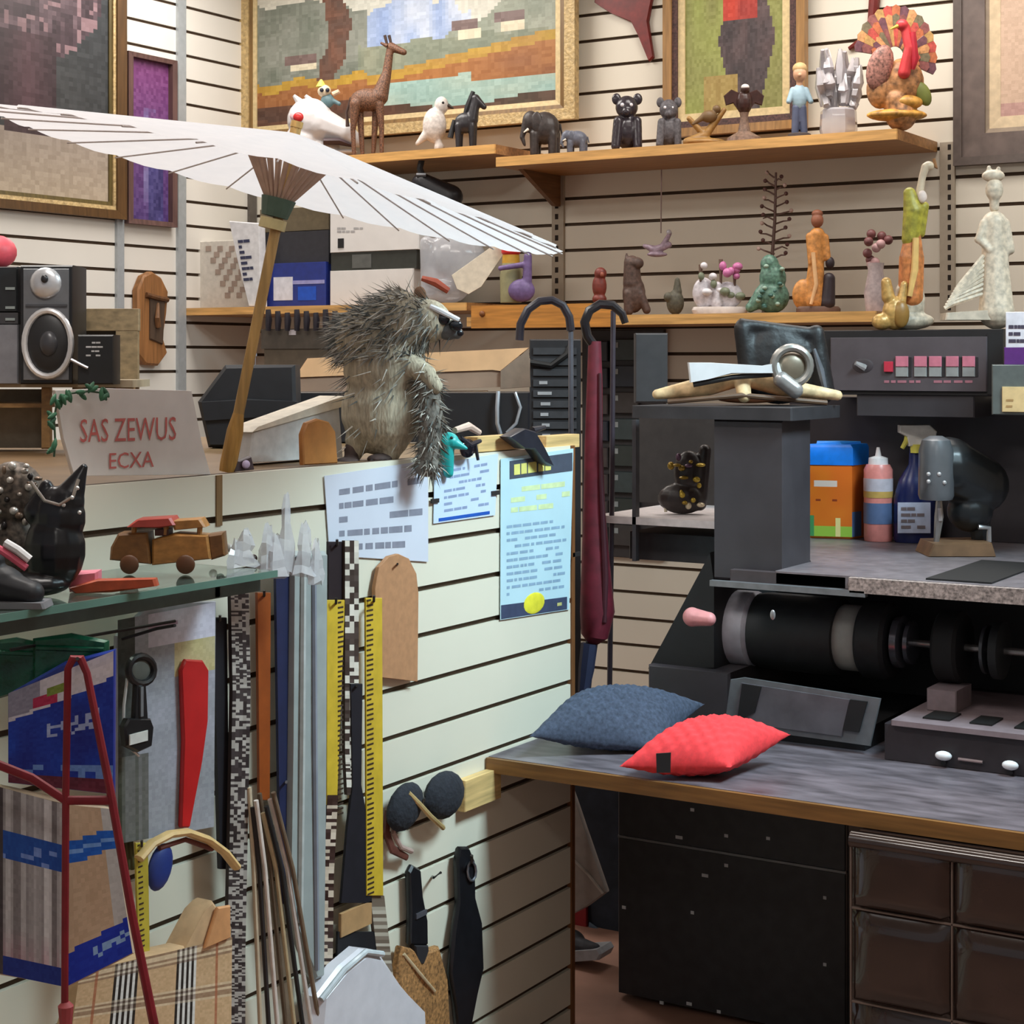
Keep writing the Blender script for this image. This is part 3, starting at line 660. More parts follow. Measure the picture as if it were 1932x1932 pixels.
for (u, v) in ((1322, 498), (1360, 488), (1386, 514)): t.part('stem', m(120, 96, 84)).T([(u, 540, 6), (u, v, 8)], [2, 4])
t.done()
# green tree / pagoda
t = Thing('jade_carving', 'mottled green stone carving shaped like a small tree', 'figurine', FS(1456, YS), ZLB)
g = t.part('body', m(92, 128, 112, .4, 0, .5, 90)); g.org([('e', 1456, 560, 0, 34, 32, 22), ('e', 1458, 525, 0, 26, 30, 18), ('e', 1452, 500, 0, 18, 20, 14), ('c', [(1416, 580, 0), (1440, 560, 0)], [10, 20])], 2.4)
rr = random.Random(3)
for i in range(14): t.part('leaf', m(58, 100, 92, .4) if i % 2 else m(150, 176, 160, .4)).E(rr.uniform(1430, 1482), rr.uniform(500, 580), rr.uniform(16, 24), 5, 4)
t.done()
# wire tree
t = Thing('wire_tree', 'tall spindly dark wire tree ornament with tiny pale beads', 'ornament', FS(1462, 5.74), ZLB)
g = t.part('trunk', m(104, 78, 70, .5, .2)); g.T([(1452, 598, 0), (1456, 500, 0), (1462, 420, 0), (1464, 330, 0)], [4, 3.5, 3, 2]); rr = random.Random(9)
t.part('base', m(90, 70, 62)).Lz(1452, [(16, 598), (14, 588), (4, 582)])
for i in range(20):
    v = 340+i*8; sg = 1 if i % 2 else -1; l = 10+18*min(1, (v-320)/90)*rr.uniform(.6, 1.3)
    b = t.part('branch', m(112, 86, 78, .5)); b.T([(1461, v, 0), (1461+sg*l*.6, v-6, rr.uniform(-8, 8)), (1461+sg*l, v-8+rr.uniform(-6, 6), rr.uniform(-12, 12))], [2, 1.6, 1.2], 6)
    t.part('bead', m(206, 176, 166, .3) if i % 3 == 0 else m(96, 62, 58)).E(1461+sg*l, v-10, 2, 4, 4)
t.done()
# robed figures
t = Thing('robed_figurine', 'orange robed standing figurine with a dark companion on one base', 'figurine', FS(1548, YS), ZLB)
t.part('base', m(98, 70, 56, .6)).Lz(1544, [(42, 594), (42, 586), (38, 582)], 0, 20, .5)
t.part('robe', m(200, 136, 70, .5, 0, .35, 70)).org([('c', [(1536, 572, 0), (1540, 500, 0), (1542, 446, 0)], [20, 15, 14]), ('c', [(1528, 450, 0), (1530, 500, 6)], [8, 6]), ('c', [(1556, 452, 0), (1562, 492, 6)], [8, 6]), ('e', 1516, 560, -4, 22, 30, 12)], 2)
t.part('head', m(150, 92, 66)).org([('e', 1542, 420, 2, 12, 14, 11), ('e', 1542, 407, 0, 11, 8, 10)], 1.4)
t.part('companion', m(46, 36, 42, .5)).org([('c', [(1560, 575, 6), (1564, 530, 6)], [16, 12]), ('e', 1566, 500, 6, 9, 12, 8)], 1.8); t.part('sash', m(226, 180, 130)).T([(1534, 480, 16), (1540, 540, 20), (1530, 578, 20)], [4, 4, 3]); t.done()
t = Thing('flower_figurine', 'dark purple flower posy in a pale vase right of the robed figurine', 'figurine', FS(1654, 5.6), ZLB)
t.part('vase', m(176, 160, 160, .4, 0, .2, 60)).Lz(1652, [(18, 596), (22, 560), (14, 520), (16, 504)]); rr = random.Random(8)
for i in range(10): t.part('flower', m(112, 66, 66, .5, 0, .3, 60) if i % 3 else m(190, 150, 150)).E(rr.uniform(1634, 1676), rr.uniform(448, 508), rr.uniform(-10, 14), 9, 9)
t.done()
# ================================================================ left end: rack, speakers
DR = 4.05
t = Thing('wooden_rack', 'brown wooden rack carrying the speakers at the left edge', 'rack', FC(DR), ZC)
BW = wood(142, 108, 66, .5, 0)
t.part('top_board', m(168, 152, 128, .6, 0, .15, 20)).B(-90, 252, 741, 755, -150, 0, .002); t.part('shelf_board', BW).B(-90, 92, 785, 793, -140, -6)
for u in (78, -84, 236): t.part('post', BW).B(u, u+16, 755, 870, -20, -2, .002); t.part('post', BW).B(u, u+16, 755, 870, -150, -130, .002)
t.part('back_panel', m(150, 140, 122, .7)).B(-86, 90, 757, 868, -152, -148); t.done()
ZR = ZC+(870-741)*DR/F_
t = Thing('speaker', 'silver and black two-way loudspeaker at the left edge', 'speaker', FC(4.0), ZR)
BKP = m(28, 28, 30, .4)
t.part('cabinet', BKP).B(38, 137, 516, 741, -110, 0, .004); t.part('baffle', m(112, 113, 116, .35, .3, .1)).B(44, 130, 523, 733, 0, 3, .001)
t.part('tweeter', m(205, 205, 208, .25, .5)).E(86, 550, 3, 30, 30, 12); t.part('tweeter_dome', m(40, 40, 44, .3)).E(84, 542, 16, 7, 8, 5)
t.part('plate', m(70, 70, 74, .4)).B(48, 126, 590, 594, 2, 6)
wr_ = t.part('woofer_ring', m(222, 222, 224, .25, .4)); wr_.T([(90+44*math.cos(q*math.pi/14), 664+62*math.sin(q*math.pi/14), 6) for q in range(28)], 6, 8, True)
wf = t.part('woofer', m(38, 38, 40, .5)); wf.E(92, 664, 2, 41, 58, 14)
t.part('dust_cap', m(66, 66, 70, .3)).E(92, 664, 12, 18, 24, 12); t.done()
t = Thing('receiver', 'black hi-fi unit on a silver one left of the loudspeaker', 'receiver', FC(4.02), ZR)
t.part('upper_case', m(36, 38, 40, .4)).B(-90, 33, 519, 605, -100, -4, .004); t.part('lower_case', m(140, 140, 146, .35, .3)).B(-90, 34, 628, 741, -100, -4, .003); t.part('mid_strip', m(60, 60, 64)).B(-90, 34, 606, 627, -100, -4)
for v in (558, 594, 616): t.part('display', m(140, 150, 150)).B(10, 28, v, v+5, -4, -2)
t.done()
t, g = one('pink_ball', 'pink soft ball on top of the black hi-fi unit', 'ball', FC(4.08), m(224, 84, 96, .5, 0, .2, 30), None)
g.E(-6, 488, -30, 38, 32); t.rest = ZR+(741-519)*4.02/F_; t.done()
t = Thing('radio', 'small black radio with white lettering beside the loudspeaker', 'radio', FC(3.96), ZR)
t.part('case', m(34, 36, 38, .45)).B(146, 214, 647, 741, -60, 0, .004); h = t.part('lettering', m(200, 202, 204)); h.dashes([(162, 658), (196, 658), (196, 690), (162, 690)], 1, 4, .4, 6, .15, .35)
t.part('antenna', m(180, 180, 186, .3, .5)).T([(134, 694, 4), (166, 710, 6)], 3); t.done()
t = Thing('picture_frame', 'empty rough brown wooden frame standing behind the small radio', 'frame', FC(4.22), ZR-.02)
FW_ = wood(134, 112, 82, .6, 0); t.part('top_rail', FW_).B(136, 262, 592, 634, -16, 0, .002); t.part('side_rail', FW_).B(218, 260, 634, 748, -16, 0, .002); t.part('far_rail', FW_).B(136, 156, 634, 748, -16, 0, .002); t.part('backing', m(58, 52, 46, .8)).B(156, 218, 634, 748, -16, -10); t.done()
# ================================================================ handwritten sign
t = Thing('sign', 'white card sign with red handwriting standing on the counter edge', 'sign', FX(XP-.025), ZC)
t.part('card', m(222, 214, 208, .6, 0, .04, 20)).P([(104, 748), (205, 744), (362, 748), (382, 850), (398, 906), (140, 910), (120, 840)], -4, 4, .001)
h = t.part('writing', m(198, 104, 98)); h.text('SAS ZEWUS', 150, 846, 44, 6, 0, -.03, .56); h.text('ECXA', 204, 896, 30, 6, 0, -.05, .78)
t.done()
t = Thing('garland', 'small dark green leaf garland around the sign corner', 'garland', FX(XP-.012), None); rr = random.Random(12)
pth = [(200, 742), (168, 738), (134, 742), (108, 756), (102, 790), (104, 830), (102, 862)]
t.part('stem', m(60, 84, 60)).T([(u, v, 6) for u, v in pth], 2)
lf = m(56, 106, 76, .5, 0, .3, 40)
for i in range(26):
    k = rr.uniform(0, 5.99); a = int(k); b = k-a; u = pth[a][0]*(1-b)+pth[a+1][0]*b; v = pth[a][1]*(1-b)+pth[a+1][1]*b
    t.part('leaf', lf).E(u+rr.uniform(-8, 8), v+rr.uniform(-8, 8), rr.uniform(6, 14), 10, 5, 3, rr.uniform(-1.5, 1.5), 8, 5)
t.done()
# ================================================================ counter, behind the sign to the animal
t = Thing('black_bag', 'black angular bag lying open on the counter behind the parasol pole', 'bag', FC(4.3), ZC)
BG = m(28, 28, 32, .55, 0, .2, 30)
t.part('body', BG).P([(372, 776), (424, 706), (556, 706), (560, 862), (392, 862)], -70, 20, .01); t.part('flap', BG).P([(378, 776), (470, 770), (562, 775), (562, 800), (384, 812)], 20, 26, .003); t.done()
t = Thing('cardboard_box', 'long brown cardboard box resting on the black cases behind the animal', 'box', FC(4.75))
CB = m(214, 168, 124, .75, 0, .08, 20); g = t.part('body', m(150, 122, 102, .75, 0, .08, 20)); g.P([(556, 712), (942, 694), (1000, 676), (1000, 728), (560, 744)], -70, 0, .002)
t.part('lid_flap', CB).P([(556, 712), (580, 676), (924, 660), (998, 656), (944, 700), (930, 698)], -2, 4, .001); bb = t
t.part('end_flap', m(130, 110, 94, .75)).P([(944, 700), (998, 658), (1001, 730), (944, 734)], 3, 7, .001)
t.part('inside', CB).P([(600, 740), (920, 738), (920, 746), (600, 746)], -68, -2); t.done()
t = Thing('black_case', 'black equipment case with a silver handle under the cardboard box', 'case', FC(4.55), ZC)
t.part('body', m(26, 26, 30, .4)).B(552, 1000, 742, 836, -120, 0, .006)
h = t.part('handle', m(176, 178, 184, .3, .5)); h.T([(940, 740, 6), (938, 770, 12), (938, 800, 12), (944, 820, 6)], 4); t.part('loop', m(170, 172, 178, .3, .5)).T([(972, 742, 4), (982, 770, 8), (974, 800, 8), (956, 818, 4)], 3); t.done()
t = Thing('white_shoe_box', 'white open carton on the counter beside the parasol grip', 'box', FX(-2.34), ZC)
t.part('body', m(206, 206, 204, .6)).P([(478, 838), (640, 780), (648, 884), (470, 896)], -50, 10, .003); t.part('rim', m(228, 218, 200, .6)).P([(476, 838), (486, 828), (648, 768), (648, 788)], -52, 14, .001); t.done()
t, g = one('leather_tongue', 'tan leather heel piece standing on the counter edge by the white carton', 'leather piece', FX(-2.215), m(170, 110, 52, .6, 0, .15, 30), ZC)
g.P([(574, 888), (572, 830), (580, 808), (600, 800), (622, 806), (634, 824), (638, 884)], -6, 8, .003); t.done()
t = Thing('hand_tool', 'small dark tool with a lilac tip beside the parasol grip', 'tool', FX(-2.21), ZC)
t.part('body', m(70, 54, 60, .5)).P([(446, 892), (450, 872), (476, 862), (482, 888)], -8, 8, .004); t.part('tip', m(196, 176, 206)).E(464, 878, 12, 7, 8, 5); t.done()
# ================================================================ parasol
def paper():
    mt = bpy.data.materials.new('mat_paper_canopy'); mt.use_nodes = True; nt = mt.node_tree; nt.nodes.clear()
    o = nt.nodes.new('ShaderNodeOutputMaterial'); d = nt.nodes.new('ShaderNodeBsdfDiffuse'); tr = nt.nodes.new('ShaderNodeBsdfTranslucent'); mx = nt.nodes.new('ShaderNodeMixShader')
    no = nt.nodes.new('ShaderNodeTexNoise'); no.inputs['Scale'].default_value = 25; rp = nt.nodes.new('ShaderNodeValToRGB')
    rp.color_ramp.elements[0].color = (.70, .69, .72, 1); rp.color_ramp.elements[1].color = (.78, .76, .78, 1)
    nt.links.new(no.outputs[0], rp.inputs[0])
    for q in (d, tr): nt.links.new(rp.outputs[0], q.inputs[0])
    mx.inputs[0].default_value = .5
    nt.links.new(d.outputs[0], mx.inputs[1]); nt.links.new(tr.outputs[0], mx.inputs[2]); nt.links.new(mx.outputs[0], o.inputs[0]); return mt
DP = 3.35; fp = FC(DP)
t = Thing('parasol', 'white paper parasol held open over the animal on a bamboo pole', 'parasol', fp)
Cw = onD(533, 346, DP); tl = math.radians(13.6); A = (RT*math.sin(tl)+UP*math.cos(tl)).normalized(); U_ = (RT*math.cos(tl)-UP*math.sin(tl)).normalized(); V_ = A.cross(U_)
Rr, Hh, NR = .553, .100, 26
cp = t.part('canopy', paper()); rings = []
for k in range(7):
    f = .03+.97*k/6; ring = []
    for i in range(NR*4):
        q = 2*math.pi*i/(NR*4); w = 1-.022*f*abs(math.sin(q*NR/2)); sag = .006*f*abs(math.sin(q*NR/2))
        ring.append(Cw+A*(Hh*(1-f)-sag)+(U_*math.cos(q)+V_*math.sin(q))*Rr*f*w)
    rings.append(ring)
cp.loft(rings, False)
cp._f(cp._vv(rings[0]))
BAM = wood(178, 140, 82, .5, 2); rib = m(186, 174, 168, .6)
for i in range(NR):
    q = 2*math.pi*i/NR; d = U_*math.cos(q)+V_*math.sin(q)
    t.part('rib', rib).tube([Cw+A*(Hh*(1-f)-.006)+d*Rr*f for f in (.04, .5, 1.0)], .0017, 5)
    t.part('strut', m(176, 146, 126, .6)).tube([Cw-A*.035+d*.022, Cw+A*(Hh*(1-.17)-.012)+d*Rr*.17], [.004, .006], 5)
pb = fp.M(428, 890); pt = Cw+A*(Hh+.01)
t.part('pole', BAM).tube([pb+(pt-pb)*.12, pt], .0105, 10)
t.part('grip', wood(188, 142, 72, .5, 2)).tube([pb, pb+(pt-pb)*.02, pb+(pt-pb)*.12, pb+(pt-pb)*.17], [.015, .0165, .016, .0105], 12)
t.part('runner', m(70, 88, 72, .6)).tube([Cw-A*.066, Cw-A*.03], [.026, .034], 12); t.part('collar', m(190, 172, 120)).tube([Cw-A*.09, Cw-A*.07], .026, 12); t.part('finial', BAM).tube([pt, pt+A*.012], .012, 8)
t.done((0, 0, 0), 20)
# ================================================================ stuffed animal
t = Thing('stuffed_porcupine', 'grey stuffed porcupine in goggles standing upright on the counter edge', 'stuffed animal', FX(-2.215)); fq = FC(dX(735, -2.215)); t.f = fq
FUR = m(172, 160, 138, .9, 0, .3, 60, .3, 1, 0, 0, (3, 3, .6)); FUR2 = m(112, 106, 98, .9, 0, .5, 90, .3)
g = t.part('body', FUR); g.org([('e', 720, 776, 0, 78, 84, 62), ('e', 722, 690, 0, 76, 84, 64), ('e', 708, 640, -10, 78, 66, 66), ('e', 752, 610, 0, 66, 62, 54), ('e', 806, 606, 4, 46, 42, 40), ('c', [(820, 612, 6), (852, 622, 8)], [30, 18]),
      ('c', [(676, 830, 6), (664, 868, 12)], [26, 13]), ('c', [(742, 830, 10), (734, 864, 16)], [30, 17]), ('c', [(770, 690, 30), (806, 706, 44), (822, 730, 50)], [26, 18, 14])], 4)
LEG = m(70, 54, 50, .8, 0, .4, 50)
for (u, v, u2) in ((664, 858, 655), (734, 852, 716)):
    p = t.part('foot', LEG); p.org([('c', [(u, v-10, 14), (u, v+12, 18)], [15, 14]), ('e', u2, v+14, 30, 24, 10, 26)], 2.5)
    for k in range(4): t.part('claw', m(40, 30, 30, .4)).T([(u2-14+k*9, v+16, 50), (u2-18+k*10, v+26+k % 2*4, 64)], [4, 1.5], 6)
hd = t.part('snout', m(92, 92, 92, .8, 0, .3, 50)); hd.org([('e', 846, 622, 10, 24, 20, 22), ('e', 862, 630, 12, 10, 10, 12)], 2)
t.part('ear', m(120, 86, 62, .8)).E(792, 556, 6, 12, 16, 8); t.part('nose', m(24, 22, 26, .3)).E(866, 628, 16, 9, 8)
gl = t.part('goggles', m(232, 230, 232, .25)); gl.T([(812, 578, 34), (834, 588, 38), (866, 604, 34)], [5, 6, 5]); gl.T([(806, 590, 34), (790, 596, 26), (770, 598, 18)], 3)
for (u, v) in ((836, 602), (860, 614)): t.part('lens', m(24, 26, 30, .1)).E(u, v, 32, 13, 11, 7)
tail = t.part('tail', FUR2); tail.org([('c', [(806, 720, 34), (814, 800, 44), (806, 872, 44)], [22, 24, 20]), ('e', 806, 880, 44, 26, 20, 22)], 3)
rr = random.Random(21)
QM = (m(74, 76, 72, .6), m(196, 190, 178, .6), m(134, 128, 118, .7))
for nm, par, src in (('quills', None, g), ('tail_quills', tail, tail)):
    qs = t.part(nm, QM[0], par, None, None, 'stuff')
    fcs = [(f.calc_center_median(), f.normal.copy()) for f in src.bm.faces]
    bmesh.ops.recalc_face_normals(src.bm, faces=src.bm.faces); src.bm.normal_update()
    fcs = [(f.calc_center_median(), f.normal.copy()) for f in src.bm.faces]; S = fq.ds; cnt = 0
    c0 = fq.M(720, 700, 0)
    for _ in range(9000):
        p, n = rr.choice(fcs); dz = (p.z-c0.z)/S; du = (p-c0).dot(RT)/S
        if nm == 'quills':
            w = 1 if dz > 20 and du < 90 else (.10 if dz > -60 else .02)
            if rr.random() > w: continue
        fl = (n*.55+Vector((0, 0, -.5))-RT*(.45 if nm == 'quills' else 0)+Vector((rr.uniform(-.35, .35), rr.uniform(-.35, .35), rr.uniform(-.3, .4)))).normalized()
        L = rr.uniform(20, 46)*S*(1 if nm == 'quills' else .6); qs.use(QM[rr.choice((0, 0, 1, 2, 2))])
        a = fl.orthogonal().normalized()*S*rr.uniform(1.1, 1.9); b = fl.cross(a); V = qs._vv([p+a, p-a*.5+b*.87, p-a*.5-b*.87, p+n*3*S+fl*L])
        for x, y in ((0, 1), (1, 2), (2, 0)): qs._f([V[x], V[y], V[3]])
        cnt += 1
        if cnt > (1300 if nm == 'quills' else 420): break
t.done()
# teal toy dinosaur
t = Thing('teal_toy', 'bright teal toy bird with a pointed beak beside the animal tail', 'toy', FC(3.62), None)
t.f = FC(dX(850, -2.15)); g = t.part('body', m(34, 164, 160, .4, 0, .1, 40), None, t.f); g.org([('c', [(846, 892, 0), (842, 836, 0)], [10, 16]), ('e', 846, 832, 0, 20, 17, 13), ('c', [(852, 834, 2), (880, 846, 4)], [14, 3])], 1.8)
t.part('eye', m(20, 30, 34), None, t.f).E(852, 826, 13, 3, 3); t.done()
# dark clips and oddments on the counter end
BC = m(38, 38, 46, .35, 0, .2, 40)
t = Thing('spring_clip', 'large black spring clip clamped on the far counter end', 'clip', FX(XP+.004))
t.part('jaw', BC).P([(962, 824), (990, 808), (1012, 814), (1030, 846), (1046, 880), (1030, 872), (1010, 848), (990, 846)], 2, 34, .004); t.part('arm', BC).T([(1004, 812, 20), (1028, 806, 22)], [7, 4]); t.done()
t = Thing('dark_glasses', 'black sunglasses lying on the counter between the teal toy and blocks', 'sunglasses', FX(XP+.006))
t.part('frame', BC).T([(868, 826, 20), (886, 840, 22), (906, 832, 20)], [5, 6, 4]); t.part('lens', m(24, 22, 28, .1)).E(882, 846, 20, 14, 18, 8); t.part('temple', BC).T([(896, 836, 20), (902, 868, 22)], [4, 3]); t.part('bridge', m(206, 176, 160)).T([(858, 812, 14), (884, 804, 14), (904, 816, 14)], [6, 8, 6]); t.done()
# ================================================================ glass display shelf and what lies on it
ZG = H-.36; XG = -1.915; yg = onX(524, 1068, XG).y
t = Thing('glass_shelf', 'green-edged glass display shelf fixed to the slatted counter front', 'glass shelf', FX(XG))
t.part('pane', m(205, 226, 216, .03, 0, .03, 5, 0, 1, .93)).W(XP+.004, XG-.004, .95, yg, ZG-.010, ZG)
t.part('edge', m(98, 132, 120, .15, 0, .2, 8)).W(XG-.004, XG, .95, yg, ZG-.011, ZG+.0005)
for y in (1.55, yg-.12): t.part('bracket', m(150, 154, 156, .3, .6)).W(XP+.001, XG-.03, y-.006, y+.006, ZG-.034, ZG-.0105)
t.part('rail', m(84, 92, 88, .4, .3)).W(XG-.05, XG-.03, .95, yg-.01, ZG-.036, ZG-.0105)
t.done()
def onglass(u, X=-2.04): return FC(dX(u, X))
t = Thing('handbag', 'glossy black handbag with a pointed flap on the glass shelf', 'handbag', onglass(100, -2.0), ZG+.001)
HB = m(22, 22, 26, .3, 0, .3, 20, .1); g = t.part('body', HB); g.org([('e', 104, 1000, 0, 58, 76, 50), ('e', 112, 940, 0, 50, 60, 40), ('c', [(126, 910, 0), (158, 846, 0)], [34, 8]), ('e', 70, 1064, 10, 64, 24, 50), ('c', [(70, 930, 0), (88, 880, 0)], [26, 12])], 3.4)
h = t.part('chain', m(178, 170, 162, .25, .8)); h.T([(58, 872, 40), (84, 908, 46), (112, 916, 46), (138, 900, 40), (148, 868, 26)], 3.4, 8)
for (u, v) in ((136, 902), (146, 884), (150, 930), (120, 916)): t.part('stud', m(222, 220, 216, .2, .6)).E(u, v, 44, 4, 4)
t.done()
t = Thing('jewellery_heap', 'heap of dull metal chains and trinkets behind the black handbag', 'jewellery', onglass(20, -2.09), ZG+.001); rr = random.Random(17)
g = t.part('heap', m(92, 80, 70, .5, .3, .7, 120)); g.org([('e', 26, 900, -10, 62, 66, 40), ('e', 20, 1000, -10, 60, 80, 40)], 4)
for i in range(26):
    u, v = rr.uniform(-6, 74), rr.uniform(840, 960)
    t.part('trinket', m(*rr.choice(((170, 160, 150), (40, 36, 36), (120, 100, 84), (200, 192, 184))), .35, .4)).E(u, v, rr.uniform(22, 34), rr.uniform(4, 9), rr.uniform(4, 8))
t.done()
t = Thing('sneaker', 'black sneaker with pink and white stripes at the left edge of the glass', 'shoe', onglass(10, -1.965), ZG+.001)
g = t.part('upper', m(34, 34, 38, .5, 0, .3, 40)); g.org([('e', -20, 1040, 0, 70, 40, 34), ('c', [(-10, 1040, 0), (60, 1058, 6)], [36, 24]), ('e', -30, 1000, 0, 40, 40, 30)], 3.4)
t.part('pink_stripe', m(206, 84, 108, .5)).T([(-14, 966, 34), (20, 988, 38), (50, 1010, 38)], 7, 8); t.part('white_stripe', m(228, 226, 226, .4)).T([(10, 962, 34), (34, 976, 38), (56, 994, 36)], 8, 8)
t.part('sole', m(120, 120, 124, .6)).P([(-90, 1072), (80, 1076), (84, 1088), (-90, 1088)], -34, 34, .003); t.done()
# wooden toy car
t = Thing('toy_car', 'brown wooden toy car with a red roof on the glass shelf', 'toy car', onglass(310, -2.02), ZG+.001)
W1 = wood(168, 116, 58, .5, 0); W2 = wood(120, 80, 40, .5, 0)
t.part('body', W1).P([(286, 1020), (330, 1008), (392, 1012), (398, 1056), (286, 1068)], -30, 30, .004)
t.part('cabin', W2).P([(208, 1034), (222, 1008), (278, 1006), (284, 1066), (206, 1058)], -30, 32, .004)
t.part('roof', m(176, 72, 62, .4)).P([(238, 996), (256, 982), (322, 978), (330, 992), (300, 998)], -34, 36, .004); t.part('hood', W1).P([(322, 984), (378, 980), (388, 996), (328, 1002)], -26, 28, .004)
for (u, v) in ((244, 1066), (350, 1066)): 
    for dd in (-34, 34): t.part('wheel', m(96, 58, 32, .5)).E(u, v, dd, 18, 18, 5)
for u in (252, 312, 376): t.part('pillar', W1).T([(u, 1010, 20), (u+2, 988, 20)], 5, 6)
t.part('grille', W2).P([(392, 1010), (420, 1006), (424, 1050), (398, 1058)], -22, 24, .004); t.part('seat', m(74, 36, 26, .6)).B(292, 318, 1000, 1012, -20, 24); t.done()
t, g = one('leather_strip', 'red-orange folded leather strip before the toy car', 'leather strip', onglass(210, -1.945), m(182, 78, 44, .45, 0, .3, 30), ZG+.001)
g.P([(128, 1080), (180, 1064), (292, 1062), (296, 1076), (210, 1088), (140, 1090)], -14, 14, .004); t.done()
t, g = one('pink_box', 'pink sponge block beside the toy car on the glass', 'sponge', onglass(150, -2.0), m(226, 130, 146, .7, 0, .1, 60), ZG+.001)
g.P([(126, 1044), (140, 1028), (184, 1026), (184, 1062), (130, 1066)], -20, 20, .005); t.done()
t = Thing('bead_string', 'string of dark brown beads at the end of the glass shelf', 'beads', onglass(430, -2.06), ZG+.001)
t.part('cord', m(80, 60, 50)).T([(400, 1046, 0), (430, 1036, 0), (452, 1050, 0), (480, 1056, 0)], 2)
for i, (u, v) in enumerate(((402, 1046), (416, 1038), (432, 1036), (446, 1046), (460, 1052), (478, 1056))): t.part('bead', m(66, 40, 34, .3) if i % 2 else m(190, 180, 170, .3)).E(u, v, 2, 8, 8)
t.done()
# crinkled clear bags standing up
t = Thing('plastic_wrap', 'crinkled clear plastic sleeves bunched at the right end of the glass shelf', 'plastic', FX(-2.05), None); rr = random.Random(6)
PC = m(218, 214, 216, .15, 0, .06, 60, 0, .6)
for (u, v, w, h) in ((540, 930, 22, 150), (506, 990, 26, 90), (462, 1000, 30, 66), (574, 985, 26, 100), (596, 1020, 20, 80), (520, 1010, 34, 80), (445, 1020, 22, 50)):
    g = t.part('sleeve', PC); n = 7; rings = []
    for k in range(6):
        f = k/5; ring = []
        for i in range(n):
            a = 2*math.pi*i/n; r_ = w*(.25+.75*f)*rr.uniform(.6, 1.2)
            ring.append(g.f.M(u+math.cos(a)*r_, v+h*f+rr.uniform(-6, 6), 40+math.sin(a)*r_*.9))
        rings.append(ring)
    g.loft(rings, False)
t.part('hook', m(120, 120, 126, .3, .6), None, FX(XP)).T([(560, 1052, 0), (560, 1052, 150)], 2.5)
t.done(None, 5)
# ================================================================ papers on the counter front
PAP = m(206, 208, 220, .6, 0, .03, 10)
def sheet(name, lab, quad, mat, cat='paper', lift=3):
    t = Thing(name, lab, cat, FX(XP), None); t.part('paper', mat).P([quad[3], quad[2], quad[1], quad[0]], lift, lift+1.2); return t
t = sheet('paper_notice', 'lavender-grey paper notice with lines of print under the animal', [(612, 898), (808, 868), (808, 1060), (622, 1048)], PAP)
INK = m(132, 132, 146, .6); t.part('print', INK).dashes([(640, 916), (800, 890), (800, 1040), (640, 1046)], 4.6, 5, .42, 11, .05, .22); t.done()
t = sheet('paper_notice', 'pale blue paper notice with a blue stripe along its bottom', [(820, 876), (940, 856), (934, 972), (818, 988)], m(200, 216, 238, .6, 0, .03, 10))
t.part('print', m(140, 154, 186, .6)).dashes([(838, 884), (926, 868), (924, 956), (838, 970)], 4.6, 7, .4, 5, .05, .2)
t.part('stripe', m(30, 84, 176, .5)).P([(828, 984), (924, 970), (924, 964), (828, 978)], 4.4, 5); t.done()
for (u, v, lab) in ((936, 930, 'small black staple head right of the blue striped notice'), (822, 945, 'small black staple head left of the blue striped notice'), (1088, 1046, 'small dark pin at the counter end beside the poster')):
    t, g = one('staple', lab, 'staple', FX(XP), m(44, 40, 40, .5), None, 'staples on the counter front'); g.B(u-7, u+7, v-4, v+4, 4 if u != 1088 else 0, 8 if u != 1088 else 4); t.done()
t = sheet('poster', 'tall pale blue poster with a dark yellow-lettered header and a yellow dot', [(945, 866), (1082, 846), (1074, 1150), (944, 1170)], m(186, 216, 226, .5, 0, .06, 6), 'poster')
t.part('header', m(72, 78, 92, .5)).P([(962, 904), (1080, 888), (1080, 854), (962, 870)], 4.4, 5.2)
h = t.part('header_lettering', m(222, 214, 120, .5)); h.dashes([(970, 874), (1076, 859), (1076, 884), (970, 899)], 6, 1, .8, 4, .09, .16)
t.part('upper_print', m(206, 222, 170, .5)).dashes([(964, 916), (1076, 902), (1076, 960), (964, 972)], 4.6, 3, .5, 8, .1, .4)
t.part('print', m(138, 166, 190, .5)).dashes([(956, 988), (1072, 974), (1068, 1112), (956, 1128)], 4.6, 11, .42, 9, .04, .15)
t.part('footer', m(62, 70, 96, .5)).P([(946, 1168), (1070, 1149), (1070, 1126), (946, 1142)], 4.4, 5.2); t.part('dot', m(226, 216, 60, .5)).E(1008, 1138, 5, 20, 20, 2)
t.part('footer_print', m(190, 186, 120)).dashes([(1034, 1138), (1066, 1132), (1066, 1144), (1034, 1150)], 6, 1, .5, 2, .2, .3); t.done()
